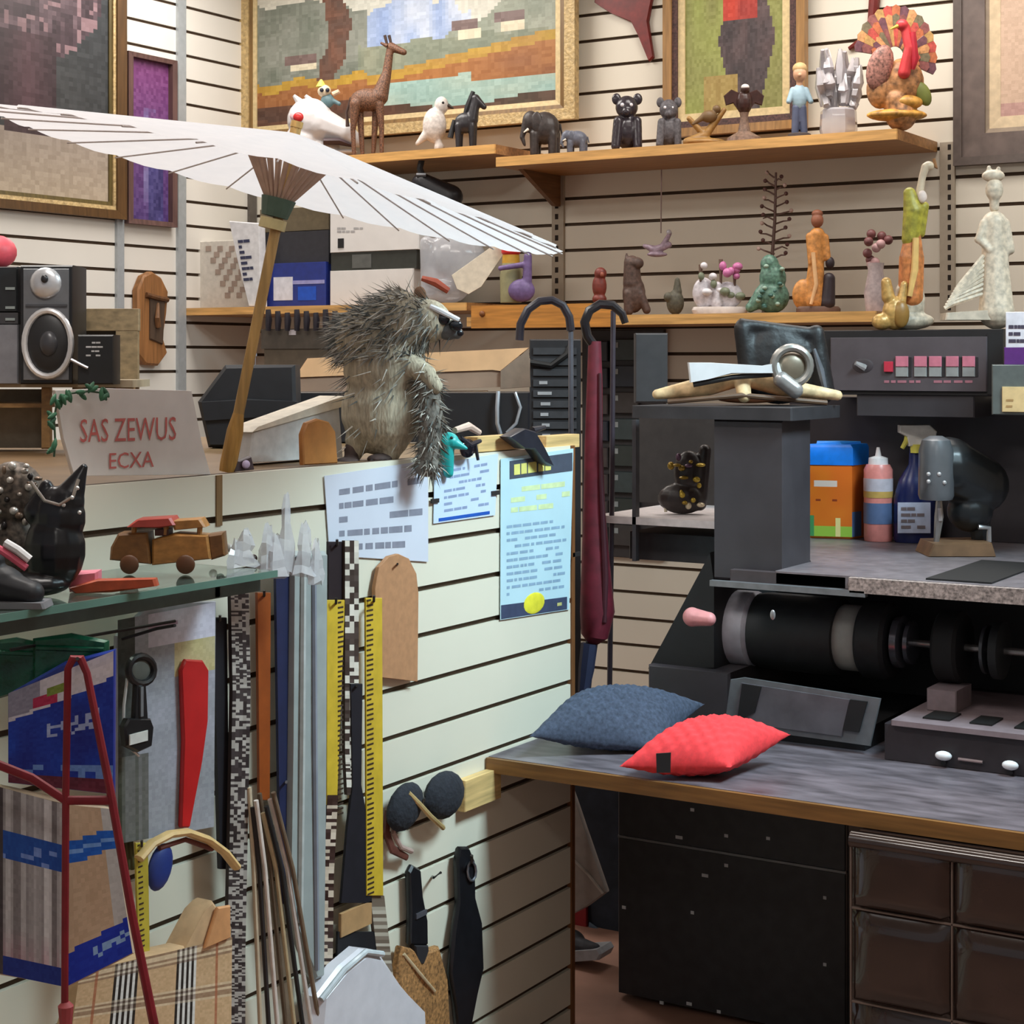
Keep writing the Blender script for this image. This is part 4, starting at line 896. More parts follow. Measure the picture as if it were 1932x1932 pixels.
# ================================================================ goods hanging on the counter front
t = Thing('cork_insole', 'tan arched cork sole blank hanging on the counter front', 'insole', FX(XP))
t.part('sole', m(178, 128, 90, .8, 0, .1, 60)).P([(716, 1278), (712, 1240), (708, 1110), (716, 1070), (734, 1050), (752, 1045), (772, 1054), (786, 1082), (790, 1120), (788, 1286)], 8, 18, .001)
t.part('hook', m(60, 56, 54, .3, .6)).T([(750, 1066, 0), (750, 1064, 30)], 2); t.done()
def strap(name, lab, u0, u1, v0, v1, mat, d=30, th=6, tip=None, grp='straps hanging on the counter front', tick=None, cat='strap'):
    t = Thing(name, lab, cat, FX(XP), None, grp); g = t.part('band', mat)
    du0, du1 = tip or (0, 0)
    g.P([(u0+du0, v1), (u1+du1, v1), (u1, v0), (u0, v0)], d, d+th, .001)
    if tick:
        mt, u_a, u_b, n, wd = tick; k = t.part('marks', mt)
        for i in range(n):
            f = (i+.5)/n; v = v0+(v1-v0)*f; o = du0*f; k.B(u_a+o, u_b+o-(0 if i % 5 else 4), v-wd, v+wd, d+th-.5, d+th+.8)
    t.part('hook', m(66, 62, 60, .3, .6)).T([((u0+u1)/2, v0+6, 0), ((u0+u1)/2, v0+6, d+th+12), ((u0+u1)/2, v0-4, d+th+14)], 2.5)
    t.done()
TK = m(58, 42, 30, .6); YT = m(206, 172, 52, .5, 0, .12, 30)
strap('measuring_tape', 'yellow measuring tape hanging left of the studded belt', 617, 651, 1132, 1540, YT, 34, 4, (0, -16), 'measuring tapes', (TK, 638, 648, 44, 1.6), 'measuring tape')
strap('measuring_tape', 'yellow measuring tape hanging beside the cork sole', 690, 721, 1128, 1690, YT, 40, 4, (2, 2), 'measuring tapes', (TK, 692, 704, 60, 1.6), 'measuring tape')
strap('strap', 'short black strap hanging above the left yellow tape', 620, 652, 1022, 1134, m(38, 28, 32, .5), 26, 6)
strap('strap', 'rust brown leather strap hanging in the middle of the straps', 486, 511, 1118, 1510, m(148, 72, 26, .45, 0, .15, 30), 44, 6, (4, -2))
strap('strap', 'wide navy blue strap in a clear sleeve', 520, 550, 1046, 1706, m(34, 40, 74, .5, 0, .15, 30), 46, 6, (10, -8))
strap('strap', 'black strap beside the speckled cord behind the packages', 402, 428, 1165, 1640, m(30, 28, 34, .5), 40, 8, (14, 6))
t = Thing('plastic_sheet', 'long milky grey plastic roll hanging beside the navy strap', 'plastic roll', FX(XP))
g = t.part('roll', m(166, 172, 170, .25, 0, .08, 20, 0, .92)); g.P([(600, 1850), (612, 1846), (620, 1500), (618, 1040), (556, 1040), (552, 1400), (548, 1700), (556, 1740)], 34, 64, .008)
t.part('fold', m(142, 146, 158, .25, 0, .1, 20)).T([(592, 1060, 66), (594, 1400, 68), (598, 1830, 66)], 5, 6); t.part('crease', m(186, 190, 188, .25)).T([(572, 1050, 66), (570, 1400, 68), (566, 1740, 66)], 6, 6); t.done()
def speck(name, lab, path, wd, d, c1, c2, seed, nx=3, ny=90, cat='cord'):
    t = Thing(name, lab, cat, FX(XP), None, 'speckled cords and belts'); f = t.f; rr = random.Random(seed)
    g = t.part('backing', m(*c2, .6)); n = len(path)-1
    for i in range(n):
        (a, b), (a2, b2) = path[i], path[i+1]; g.P([(a2-wd/2, b2), (a2+wd/2, b2), (a+wd/2, b), (a-wd/2, b)], d, d+8)
    k = t.part('weave', paintmat())
    def pt(a, b):
        x = b*n; i = min(n-1, int(x)); fr = x-i; u = path[i][0]*(1-fr)+path[i+1][0]*fr; v = path[i][1]*(1-fr)+path[i+1][1]*fr
        return f.M(u+(a-.5)*wd, v, d+9)
    k.paint(pt, nx, ny, lambda a, b: jit(c1 if rr.random() < .48 else c2, a, b, 14)); t.done()
speck('studded_belt', 'black belt with pale studs hanging between the two yellow tapes', [(664, 1020), (664, 1260), (664, 1420), (668, 1500)], 26, 30, (214, 204, 190), (70, 56, 50), 3, 3, 66, 'belt')
speck('speckled_cord', 'black and white speckled cord hanging beside the packages', [(452, 1100), (456, 1300), (450, 1600), (446, 1800), (446, 1960)], 34, 52, (172, 162, 154), (58, 48, 48), 4, 5, 230)
speck('speckled_cord', 'thin speckled cord hanging right of the grey plastic roll', [(628, 1500), (620, 1650), (618, 1800), (614, 1940)], 20, 30, (204, 184, 164), (62, 40, 34), 5, 2, 70)
speck('speckled_cord', 'grey ribbed cord below the right yellow tape', [(712, 1690), (722, 1780), (730, 1850)], 26, 30, (178, 166, 150), (120, 104, 90), 6, 1, 26)
t = Thing('necktie', 'black necktie hanging between the tapes with a brown label', 'necktie', FX(XP), None)
t.part('tie', m(24, 22, 30, .6, 0, .2, 40)).P([(644, 1704), (702, 1704), (696, 1560), (682, 1480), (684, 1290), (662, 1290), (666, 1480), (656, 1560)], 36, 42, .001)
t.part('label', m(176, 136, 92, .7)).B(644, 702, 1712, 1756, 34, 42, .001); t.part('tail', m(24, 22, 26, .6)).P([(636, 1850), (712, 1800), (712, 1758), (638, 1758)], 32, 38, .001); t.part('hook', m(66, 62, 60, .3, .6)).T([(673, 1294, 0), (673, 1294, 52)], 2.5); t.done()
# bundle of laces
LC = ((206, 184, 156), (44, 36, 36), (222, 206, 196), (96, 76, 58), (190, 166, 130), (34, 30, 30), (212, 196, 188), (120, 98, 78))
for i, c in enumerate(LC):
    nm = ('tan', 'black', 'cream', 'brown', 'sand', 'jet black', 'pinkish', 'umber')[i]
    t, g = one('shoelace', '%s shoelace slanting down in the bundle before the navy strap' % nm, 'shoelace', FX(XP), m(*c, .7), None, 'bundled shoelaces')
    u0 = 470+i*6.5; u1 = 492+i*16.5; g.T([(u0, 1486+(i*37) % 50, 62+i % 3*8), ((u0*.6+u1*.4), 1640, 66+i % 3*8), (u1, 1960, 70+i % 3*8)], 4.4, 8); t.done()
t = Thing('display_hook', 'long steel display hook above the lace bundle', 'hook', FX(XP)); g = t.part('wire', m(126, 126, 132, .3, .7)); g.T([(540, 1474, 0), (540, 1476, 150)], 2.5); t.part('plate', m(126, 126, 132, .3, .7)).B(528, 552, 1468, 1486, 0, 3); t.done()
# packages at the left
XQ = -2.0
def foil(a, b):
    e = .32-.14*a
    if b < e*.9 and a < .30: c = (150, 148, 168)
    elif b < e: c = mixc((206, 204, 224), (226, 220, 226), sm(a*9, b*9))
    else: c = mixc((20, 70, 190), (16, 36, 140), sm(a*6, b*5, 3))
    if abs(a-.36) < .11 and abs(b-.20) < .05: c = (186, 40, 84)
    if abs(a-.44) < .08 and abs(b-.13) < .035: c = (130, 150, 60)
    if .38 < a < .86 and .47 < b+.10*a < .60 and noise(int(a*22), int(b*34)) > .35: c = (170, 186, 230)
    if b > .90: c = mixc((120, 40, 64), (90, 30, 50), sm(a*8, b*9))
    if b > .80 and b < .9 and noise(int(a*12), int(b*20), 4) > .6: c = (110, 150, 220)
    return jit(c, a, b, 8)
t = Thing('foil_package', 'blue and white foil package hanging at the left edge', 'package', FC(2.62))
t.part('bag', m(40, 60, 150, .3)).P([(14, 1478), (214, 1500), (216, 1226), (120, 1250), (14, 1310)], -14, 8, .004); t.part('front_print', paintmat()).pquad([(16, 1308), (214, 1228), (213, 1498), (16, 1476)], 10, 30, 40, foil); t.done()
for i, (u0, u1, v0, v1, lab) in enumerate(((-40, 96, 1204, 1330, 'crumpled dark green foil bag at the far left edge'), (60, 204, 1196, 1300, 'crumpled dark green foil bag behind the blue package'))):
    t, g = one('green_bag', lab, 'package', FC(2.70-.03*i), m(26, 92, 66, .25, 0, .5, 24, .4), None, 'green foil bags')
    g.P([(u0, v1), (u1, v1-40), (u1, v0+14), ((u0+u1)/2, v0), (u0, v0+10)], -10, 10, .006); g.T([(u0+8, v0+26, 12), (u1-8, v0+30, 12)], 5, 6); t.done()
def laces(a, b):
    st = noise(int(a*17), 3); c = mixc((128, 122, 124), (222, 220, 222), st)
    if b > .74: c = mixc(c, (190, 120, 140), (b-.74)*3*noise(int(a*17), 8))
    if abs(b-.30) < .075: c = (22, 78, 168) if noise(int(a*9), int(b*60)) > .14 else (120, 150, 220)
    if b > .90: c = (24, 50, 140)
    if a < .08: c = (74, 66, 70)
    return jit(c, a, b, 7)
def lacecard(a, b):
    c = mixc((216, 190, 160), (200, 170, 140), sm(a*4, b*5))
    if a > .82: c = (206, 206, 204)
    if abs(b-.28+.08*a) < .065: c = (20, 100, 206) if abs(b-.28+.08*a) > .012 else (120, 170, 240)
    if b > .82-.06*a: c = (20, 56, 190) if not (.4 < a and abs(b-.91+.05*a) < .03 and noise(int(a*16), int(b*50)) > .4) else (150, 190, 240)
    return jit(c, a, b, 7)
t = Thing('shoelace_package', 'clear package of white shoelaces with blue bands below the foil package', 'package', FC(2.60))
t.part('card', m(200, 176, 150, .6)).P([(-4, 1840), (130, 1862), (252, 1800), (210, 1528), (120, 1512), (-4, 1484)], -26, -4, .003)
t.part('lace_side', paintmat()).pquad([(-4, 1484, -4), (122, 1518, 18), (122, 1862, 18), (-4, 1836, -4)], 0, 26, 40, laces)
t.part('card_side', paintmat()).pquad([(122, 1518, 18), (208, 1526, -2), (250, 1798, -2), (124, 1862, 18)], 0, 14, 40, lacecard); t.done()
def blister(a, b):
    c = mixc((172, 172, 184), (150, 152, 158), sm(a*5, b*9))
    if b < .15 and a > .3: c = (214, 208, 222)
    if a > .30 and .05 < b < .075 and a < .6: c = (170, 140, 160)
    if .15 < b < .3 and a > .55: c = mixc((206, 196, 180), (196, 180, 120), sm(a*5, b*6))
    if a < .16: c = (72, 74, 70)
    if b > .62 and a < .30: c = mixc((58, 60, 46), (130, 128, 128), noise(int(a*26), 2))
    return jit(c, a, b, 7)
t = Thing('blister_package', 'grey blister package with a red shoehorn hanging under the glass', 'package', FX(XQ-.06))
t.part('card', m(170, 170, 178, .4)).P([(222, 1592), (404, 1560), (408, 1134), (286, 1138), (222, 1200)], -10, 0, .002)
t.part('print', paintmat()).pquad([(222, 1170), (406, 1136), (404, 1560), (224, 1592)], 2, 30, 60, blister)
t.part('shoehorn', m(196, 40, 40, .3, 0, .1, 20)).P([(344, 1562), (358, 1562), (382, 1440), (394, 1360), (394, 1262), (384, 1246), (352, 1244), (344, 1262), (348, 1400)], 4, 14, .003); t.done()
t = Thing('key_tool', 'black and chrome keyring tool hanging before the blister package', 'tool', FX(XQ-.03))
K1 = m(30, 29, 31, .35); t.part('ring', K1).T([(266+24*math.cos(q*math.pi/8), 1264+26*math.sin(q*math.pi/8), 10) for q in range(16)], 7, 8, True)
t.part('centre', m(96, 98, 92, .4)).E(266, 1264, 8, 19, 22, 4); t.part('shaft', K1).P([(254, 1360), (280, 1360), (276, 1290), (258, 1290)], 4, 14, .003); t.part('slot', m(150, 152, 156, .3, .5)).B(266, 271, 1296, 1352, 14, 17)
t.part('head', K1).P([(236, 1372), (244, 1356), (286, 1356), (292, 1372), (288, 1408), (262, 1420), (240, 1408)], 2, 18, .003); t.part('window', m(224, 222, 216, .3)).B(245, 280, 1382, 1402, 18, 21, .001); t.part('rim', m(222, 222, 220, .2, .5)).T([(240, 1280, 4), (234, 1330, 4), (232, 1400, 4), (262, 1426, 4)], 3); t.done()
for i, (p, lab) in enumerate((([(20, 1226, 40), (214, 1192, 60), (330, 1172, 40)], 'wire hook rail across the top of the packages'), ([(230, 1206, 10), (296, 1186, 60), (330, 1180, 110)], 'black wire hook holding the blister package'))):
    t, g = one('wire_hook', lab, 'hook', FX(XQ-.06), m(52, 48, 50, .35, .5), None, 'wire hooks under the glass'); g.T(p, 3.2, 8); t.done()
# dark red leash
t = Thing('leash', 'dark red cord leash looped over a hook before the packages', 'leash', FC(2.47), None)
DR_ = m(132, 26, 38, .5, 0, .15, 40); g = t.part('loop', DR_); g.T([(122, 1900, 0), (124, 1500, 0), (128, 1262, 2), (138, 1242, 4), (152, 1242, 4), (164, 1270, 2), (206, 1480, 0), (250, 1730, 0), (296, 1960, 0)], [7, 7, 7, 8, 8, 7, 8, 8, 9], 8)
t.part('cross_band', DR_).T([(-10, 1440, -4), (60, 1468, -4), (124, 1510, 2), (208, 1510, 2)], 9, 8, False, .5)
xk = onD(145, 1243, 2.47).x-XP; t.part('hook', m(70, 66, 66, .3, .6), None, FX(XP)).T([(146, 1243, 0), (146, 1243, xk*1000+14)], 3)
t.part('tassel', m(168, 70, 72, .6)).Lz(124, [(7, 1890), (15, 1898), (12, 1930), (13, 1960)], 0, 10); t.done()
# hoop and its neighbours
t = Thing('headband', 'tan hoop headband with a blue pad hanging under the blister package', 'headband', FX(XQ-.05))
t.part('hoop', m(222, 186, 126, .5)).T([(262, 1620, 20), (286, 1592, 20), (320, 1574, 20), (352, 1570, 20), (392, 1584, 20), (424, 1608, 20), (446, 1636, 20)], 8, 8, False, 1.5)
t.part('lining', m(104, 52, 44, .6)).T([(300, 1600, 14), (350, 1584, 14), (400, 1602, 14)], 5); t.part('pad', m(34, 56, 128, .5)).E(302, 1636, 10, 21, 44, 12, -.35); t.done()
strap('measuring_tape', 'short faded yellow tape hanging beside the dark red leash', 256, 279, 1590, 1810, m(190, 170, 60, .5, 0, .15, 30), 130, 4, (6, 4), 'measuring tapes', (TK, 260, 268, 22, 1.4), 'measuring tape')
def plaid(a, b):
    c = (208, 172, 132); x, y = a*8.6, b*7
    if (x % 3.4) > 1.9 and (x % 3.4) < 3.1: k = int((x % 3.4)*7) % 2; c = (44, 38, 34) if k else (226, 222, 216)
    if (y % 2.6) < .9: c = mixc(c, (232, 214, 186) if int(y*8) % 2 else (120, 92, 76), .5)
    if abs((x % 3.4)-.9) < .07 or abs((y % 2.6)-1.8) < .05: c = mixc(c, (170, 96, 66), .7)
    return jit(c, a, b, 8)
t = Thing('plaid_bag', 'beige checked fabric bag with black and white bands at the bottom left', 'bag', FX(XQ-.03))
t.part('body', m(200, 164, 124, .8)).P([(120, 2010), (436, 1990), (440, 1748), (404, 1700), (388, 1716), (352, 1786), (262, 1806), (176, 1828)], -30, 14, .006); t.part('hanger', m(120, 90, 60)).T([(414, 1722, 0), (414, 1716, -138)], 3)
t.part('check', paintmat()).pquad([(150, 1836), (438, 1768), (436, 1990), (126, 2010)], 16, 60, 46, plaid); t.part('strap_stub', m(210, 150, 100, .6)).P([(388, 1790), (436, 1770), (436, 1708), (412, 1712)], 16, 24, .003); t.done()
t, g = one('brush_bundle', 'bundle of dark green sticks behind the yellow tape at the bottom left', 'sticks', FX(XQ-.1), m(88, 82, 48, .6, 0, .3, 30))
for i in range(4): g.T([(216+i*9, 1420, 4+i*3), (222+i*8, 1580, 4+i*3), (226+i*8, 1640, 4+i*3)], 5, 6)
t.done()
# lower right of the counter front
t = Thing('earmuffs', 'black earmuffs with a gold band hanging on the counter front', 'earmuffs', FX(XP))
EM = m(34, 36, 44, .9, 0, .25, 80, .4); t.part('cushion', EM).E(764, 1522, 40, 32, 42, 22, .3); t.part('cushion', EM).E(838, 1500, 44, 35, 44, 24, -.1); t.part('band', m(220, 190, 132, .3, .4)).T([(770, 1496, 52), (790, 1516, 62), (812, 1540, 66), (836, 1562, 52)], 5, 8)
t.part('hook', m(66, 62, 60, .3, .6)).T([(800, 1496, 0), (800, 1510, 60)], 3); t.done()
t = Thing('leather_loop', 'curled brown leather strip below the earmuffs', 'leather strip', FX(XP)); t.part('strip', m(104, 60, 50, .5, 0, .3, 40)).T([(732, 1530, 16), (728, 1570, 22), (740, 1602, 28), (768, 1618, 20)], [9, 10, 9, 6], 8, False, .5); t.part('lining', m(186, 156, 146)).T([(746, 1540, 20), (742, 1572, 26), (756, 1598, 30), (776, 1606, 22)], 5, 8); t.done()
BKS = m(24, 24, 28, .35, 0, .2, 30)
t = Thing('shoehorn', 'long black shoehorn hanging on the counter front', 'shoehorn', FX(XP), None, 'black shoehorns')
t.part('blade', BKS).P([(868, 1960), (886, 1960), (902, 1880), (914, 1830), (912, 1740), (898, 1690), (896, 1620), (886, 1598), (870, 1598), (866, 1620), (868, 1700), (858, 1760), (852, 1840), (862, 1900)], 14, 30, .006); t.part('eyelet', m(130, 130, 136, .3, .6)).T([(890+8*math.cos(q*math.pi/5), 1644+18*math.sin(q*math.pi/5), 34) for q in range(10)], 2.5, 6, True); t.part('hook', m(66, 62, 60, .3, .6)).T([(890, 1622, 0), (890, 1626, 50), (890, 1614, 54)], 3); t.done()
t = Thing('shoe_brush', 'short black handled brush hanging left of the long shoehorn', 'brush', FX(XP))
t.part('handle', BKS).P([(776, 1784), (808, 1784), (808, 1740), (800, 1690), (794, 1640), (780, 1632), (774, 1644), (776, 1720)], 12, 28, .005); t.part('ferrule', m(110, 108, 116, .3, .5)).B(786, 806, 1720, 1730, 28, 31); t.part('bristles', m(34, 30, 34, .8)).P([(788, 1820), (812, 1820), (810, 1784), (784, 1784)], 12, 30, .004); t.part('hook', m(66, 62, 60, .3, .6)).T([(816, 1654, 0), (818, 1656, 40), (832, 1646, 44)], 2.5); t.done()
t = Thing('net_bag', 'brown woven net bag hanging behind the white plastic bag', 'bag', FX(XP)); g = t.part('body', m(158, 112, 66, .8, 0, .6, 160)); g.P([(770, 1980), (852, 1970), (848, 1850), (832, 1786), (812, 1792), (800, 1822), (780, 1790), (762, 1786), (752, 1840)], 8, 34, .008); t.part('cord', m(200, 176, 140)).T([(762, 1800, 34), (800, 1846, 38), (820, 1870, 36)], 3); t.done()
t = Thing('plastic_carrier', 'white plastic carrier bag hanging at the bottom of the counter front', 'bag', FX(XP+.05))
g = t.part('body', m(220, 216, 222, .25, 0, .05, 30)); g.P([(596, 2000), (812, 2000), (810, 1912), (768, 1862), (724, 1796), (690, 1792), (650, 1826), (606, 1884)], -20, 40, .018); t.part('rim', m(196, 202, 206, .25)).T([(606, 1886, 36), (650, 1830, 40), (690, 1796, 40), (722, 1800, 40)], 6, 8); t.done()
# ================================================================ the finishing machine on the bench
YM = 3.95; fm = FY(YM)
G1 = m(62, 58, 62, .45, .1, .12, 14); G2 = m(52, 50, 53, .5, .1, .2, 20); G3 = m(26, 26, 28, .6); GL = m(118, 110, 114, .4, .2, .22, 26); EDG = m(126, 128, 132, .35, .4)
def wx(u, y, v=900): return onY(u, v, y).x
def wz(u, v, y): return onY(u, v, y).z
t = Thing('finishing_machine', 'big dark grey shoe finishing machine with rotating drums standing on the bench', 'machine', fm)
XR = -.55
t.part('tower', G1).W(wx(1346, YM), wx(1477, YM), YM, 4.13, wz(1400, 1096, YM), wz(1400, 792, YM), .006)
t.part('top_slab', G2).W(wx(1198, YM), wx(1500, YM), YM-.02, 4.25, wz(1400, 792, YM), wz(1400, 768, YM), .004)
sl = t.part('side_shelf', m(206, 198, 198, .5)); sl.W(wx(1136, 4.1), wx(1345, YM), 4.06, 4.5, wz(1240, 992, 4.06), wz(1240, 978, 4.06), .002)
t.part('side_back', m(58, 52, 50, .6)).W(wx(1206, 4.5), wx(1345, YM), 4.5, 4.53, wz(1240, 975, 4.1), wz(1240, 792, 4.1))
t.part('side_drawer', G2).W(wx(1206, 4.2), wx(1345, YM), 4.14, 4.5, wz(1240, 1058, 4.14), wz(1240, 1006, 4.14), .004)
t.part('side_post', m(84, 84, 88, .4, .3)).W(wx(1206, 4.1), wx(1213, 4.1), 4.06, 4.08, wz(1240, 1058, 4.1), wz(1240, 792, 4.1))
ZL = wz(1650, 1090, 3.9)
t.part('back_plate', G1).W(-2.02, XR, 4.84, 4.90, ZL, wz(1700, 750, 4.84), .004)
t.part('ledge', GL).W(wx(1477, YM), XR, 3.9, 4.86, ZL-.03, ZL, .004)
lp = t.part('ledge_wing', GL); tri = ((wx(1477, YM), 4.13), (wx(1477, YM), 4.86), (-2.02, 4.86)); lp.loft([[Vector((x, y, z)) for x, y in tri] for z in (ZL-.03, ZL)])
t.part('ledge_step', m(66, 58, 60, .5)).W(wx(1380, YM-.04), wx(1600, YM-.04), 3.9, 3.93, ZL-.045, ZL-.004, .003)
t.part('metal_strip', EDG).W(wx(1338, 3.88), wx(1632, 3.88), 3.88, 3.9, ZL-.045, ZL-.031, .002)
fr_ = t.part('bristle_fringe', m(146, 130, 124, .9, 0, .6, 150)); fr_.W(wx(1600, 3.88), XR, 3.88, 3.9, ZL-.036, ZL-.001, .003)
t.part('hopper', m(14, 14, 16, .6)).W(wx(1748, 3.93), wx(1872, 3.93), 3.925, 4.36, ZL, ZL+.004)
t.part('cavity_back', G3).W(wx(1345, 4.4), XR, 4.4, 4.44, ZB+.001, ZL-.03)
p = t.part('side_plate', G3); p.P([(1340, 1042), (1348, 1096), (1348, 1262), (1222, 1262), (1252, 1206)], -420, -30, .003)
# drums on the shaft
YD = 4.12; fd = FY(YD); ZD = wz(1460, 1190, YD)
def drum(nm, u0, u1, r, mat, bev=.1):
    g = t.part(nm, mat, None, fd); x0, x1 = wx(u0, YD-.085), wx(u1, YD-.085); R_ = r*4.3/F_; pts = []; w = x1-x0
    prof = ((0, R_*.55), (0, R_*(1-bev)), (w*.12, R_), (w*.88, R_), (w, R_*(1-bev)), (w, R_*.55))
    g.loft([[Vector((x0+a, YD+b*math.cos(q*math.pi/16), ZD+b*math.sin(q*math.pi/16))) for q in range(32)] for a, b in prof])
drum('sanding_wheel', 1340, 1408, 74, m(170, 170, 180, .6, 0, .12, 40)); drum('sanding_drum', 1408, 1566, 74, m(36, 36, 38, .55, .1, .2, 30), .04); drum('felt_wheel', 1564, 1606, 62, m(172, 170, 164, .6, 0, .1, 40), .05)
drum('brush_wheel', 1608, 1664, 72, m(30, 30, 33, .6, 0, .3, 60)); drum('collar', 1668, 1684, 48, m(120, 122, 132, .25, .7)); drum('collar', 1692, 1702, 40, m(110, 112, 122, .25, .7)); drum('shaft', 1700, 2000, 7, m(150, 148, 146, .25, .8))
drum('brush_wheel', 1752, 1800, 66, m(22, 22, 24, .7)); drum('collar', 1838, 1846, 44, m(90, 94, 98, .3, .6)); drum('brush_wheel', 1856, 1876, 52, m(34, 38, 40, .6))
drum('axle_housing', 1320, 1344, 34, G3)
t.part('knob', m(206, 136, 136, .5)).org([('c', [(1306, 1164, 90), (1338, 1168, 90)], [18, 13])], 2)
t.part('grommet', m(150, 150, 152, .3, .5)).E(1458, 1160, 265, 5, 9, 4)
# lower housings
ZT = wz(1300, 1258, YM)
t.part('left_base', G1).W(wx(1222, YM), wx(1376, YM), YM, 4.4, ZB+.001, wz(1300, 1262, YM), .006)
t.part('tray_rim', m(104, 108, 112, .4, .3)).P([(1378, 1282), (1404, 1278), (1662, 1318), (1642, 1408), (1366, 1370)], 60, 66, .002)
t.part('tray', m(92, 90, 96, .4, .2, .2, 20)).P([(1398, 1288), (1604, 1320), (1588, 1390), (1384, 1362)], 66, 70, .002); t.part('tray_slot', m(16, 16, 18)).P([(1604, 1320), (1636, 1324), (1620, 1382), (1590, 1378)], 66, 71)
t.part('tray_slot', m(16, 16, 18)).P([(1400, 1290), (1436, 1296), (1424, 1344), (1390, 1362)], 70, 73); t.part('tray_leg', G3).W(wx(1384, YM), wx(1640, YM), YM-.03, 4.4, ZB+.001, ZB+.05)
YR = 3.86; ztp = wz(1750, 1374, YR)
t.part('right_base', m(46, 40, 44, .5)).W(wx(1668, YR), XR, YR, 4.4, ZB+.001, ztp, .004)
t.part('right_top', m(138, 122, 126, .45, .1, .2, 22)).W(wx(1684, YR), XR, YR-.012, 4.3, ztp, ztp+.012, .003)
hl = t.part('top_box', m(128, 114, 118, .45, .1)); hl.W(wx(1748, 4.0), wx(1804, 4.0), 4.0, 4.12, ztp+.012, wz(1780, 1302, 4.0), .003)
for (u0, u1) in ((1746, 1796), (1834, 1876), (1918, 1990)): t.part('pocket', m(22, 20, 22, .7)).B(u0, u1, 1338+(u0-1746)*.1, 1366+(u0-1746)*.1, 0, 1, 0) if False else t.part('pocket', m(14, 13, 14, .7)).W(wx(u0, 3.92), wx(u1, 3.92), 3.90, 3.99, ztp+.012, ztp+.016)
for (u, v) in ((1780, 1426), (1906, 1444)):
    t.part('white_knob', m(236, 234, 236, .3), None, FY(YR)).E(u, v, 12, 16, 9, 12); t.part('knob_stem', G3, None, FY(YR)).T([(u, v+12, 0), (u, v+14, 10)], 5)
t.part('handle_bar', m(150, 130, 130, .3, .4), None, FY(YR)).T([(1808, 1432, 4), (1854, 1438, 4)], 3)
# control box
YC = 4.62; fc = FY(YC)
t.part('control_case', m(30, 28, 30, .5), None, fc).B(1540, 1892, 622, 746, -220, 0, .006)
t.part('control_panel', m(92, 84, 88, .4, .15, .1, 20), None, fc).B(1566, 1862, 636, 738, 0, 8, .003)
t.part('case_side', G3, None, fc).B(1862, 1892, 628, 744, 0, 4)
t.part('neck', G1, None, fc).B(1616, 1838, 744, 786, -200, -6, .003)
sw = t.part('stop_button', m(202, 56, 76, .4), None, fc); sw.B(1667, 1684, 682, 702, 8, 16, .002)
for i, u in enumerate((1702, 1737, 1765, 1797, 1828)):
    g = t.part('rocker_switch', m(206, 122, 140, .35), None, fc); g.B(u-13, u+11, 672, 692, 8, 14, .002); g.use(m(150, 150, 148, .4)); g.B(u-13, u+11, 692, 711, 8, 12, .002); g.use(m(40, 36, 38)); g.B(u+11, u+17, 674, 711, 8, 10)
g = t.part('toggle', m(210, 208, 208, .2, .6), None, fc); g.T([(1632, 694, 8), (1614, 685, 26)], [7, 4]); t.part('dial_plate', m(66, 58, 62), None, fc).E(1628, 690, 8, 20, 14, 3)
k = t.part('panel_print', m(170, 110, 122), None, fc); k.dashes([(1668, 716), (1845, 716), (1845, 724), (1668, 724)], 9, 1, .6, 4, .04, .1)
t.done()
# ---- things on and around the machine
ZTS = wz(1400, 768, YM)                                       # top of the tower
LED = ZL
def ledge(u, y): return FC(dY(u, y))
t = Thing('wipes_canister', 'orange wipes canister with a bright blue lid on the machine ledge', 'canister', ledge(1582, 4.72), LED+.001)
def wl(a, b):
    c = mixc((236, 126, 28), (228, 108, 24), sm(a*6, b*6)); x = (a*2) % 1
    if .22 < b < .30 and .1 < x < .66: c = (236, 214, 200)
    if b > .86: c = (160, 200, 70)
    if b > .72 and (x < .12): c = (70, 150, 90)
    if .47 < b < .50 and (.16 < x < .28 or .52 < x < .64): c = (150, 56, 20)
    if b > .74 and .62 < x < .72: c = (244, 226, 150)
    return c
cq = [(1526, 6), (1601, 30), (1641, -16), (1566, -40)]; fz = t.f
def ring(v, k=0):
    c = (1583, -5); return [fz.M(u+(1 if u > c[0] else -1)*k, v, 0)-FW*((d+(1 if d > c[1] else -1)*k)*fz.ds) for u, d in cq]
t.part('body', m(236, 124, 28, .4)).loft([ring(1016, -3), ring(1012), ring(880), ring(876, -2)])
def side(i, j, o): return lambda a, b: (lambda p, q: p.lerp(q, a)+(-FW)*(o*fz.ds))(ring(880+b*132, .6)[i], ring(880+b*132, .6)[j])
t.part('label', paintmat()).paint(side(0, 1, .4), 26, 34, lambda a, b: wl(a*.5, b)); t.part('side_label', paintmat()).paint(side(1, 2, .4), 14, 34, lambda a, b: (90, 110, 150) if b > .64 and a < .6 else (206, 98, 28))
t.part('lid', m(24, 130, 240, .35)).loft([ring(878, 2), ring(846, 2), ring(839, -2)]); t.part('lid_flap', m(60, 156, 246, .3)).loft([ring(839, -16), ring(834, -18)]); t.done()
t = Thing('squeeze_bottle', 'pink and white squeeze bottle with a pointed nozzle next to the orange canister', 'bottle', ledge(1657, 4.70), LED+.001)
t.part('body', m(226, 138, 130, .35)).Lz(1657, [(26, 1018), (27, 1012), (27, 884), (22, 874)], 0, 20); t.part('cap', m(238, 230, 230, .3)).Lz(1657, [(19, 875), (18, 862), (6, 858), (3, 842)], 0, 14)
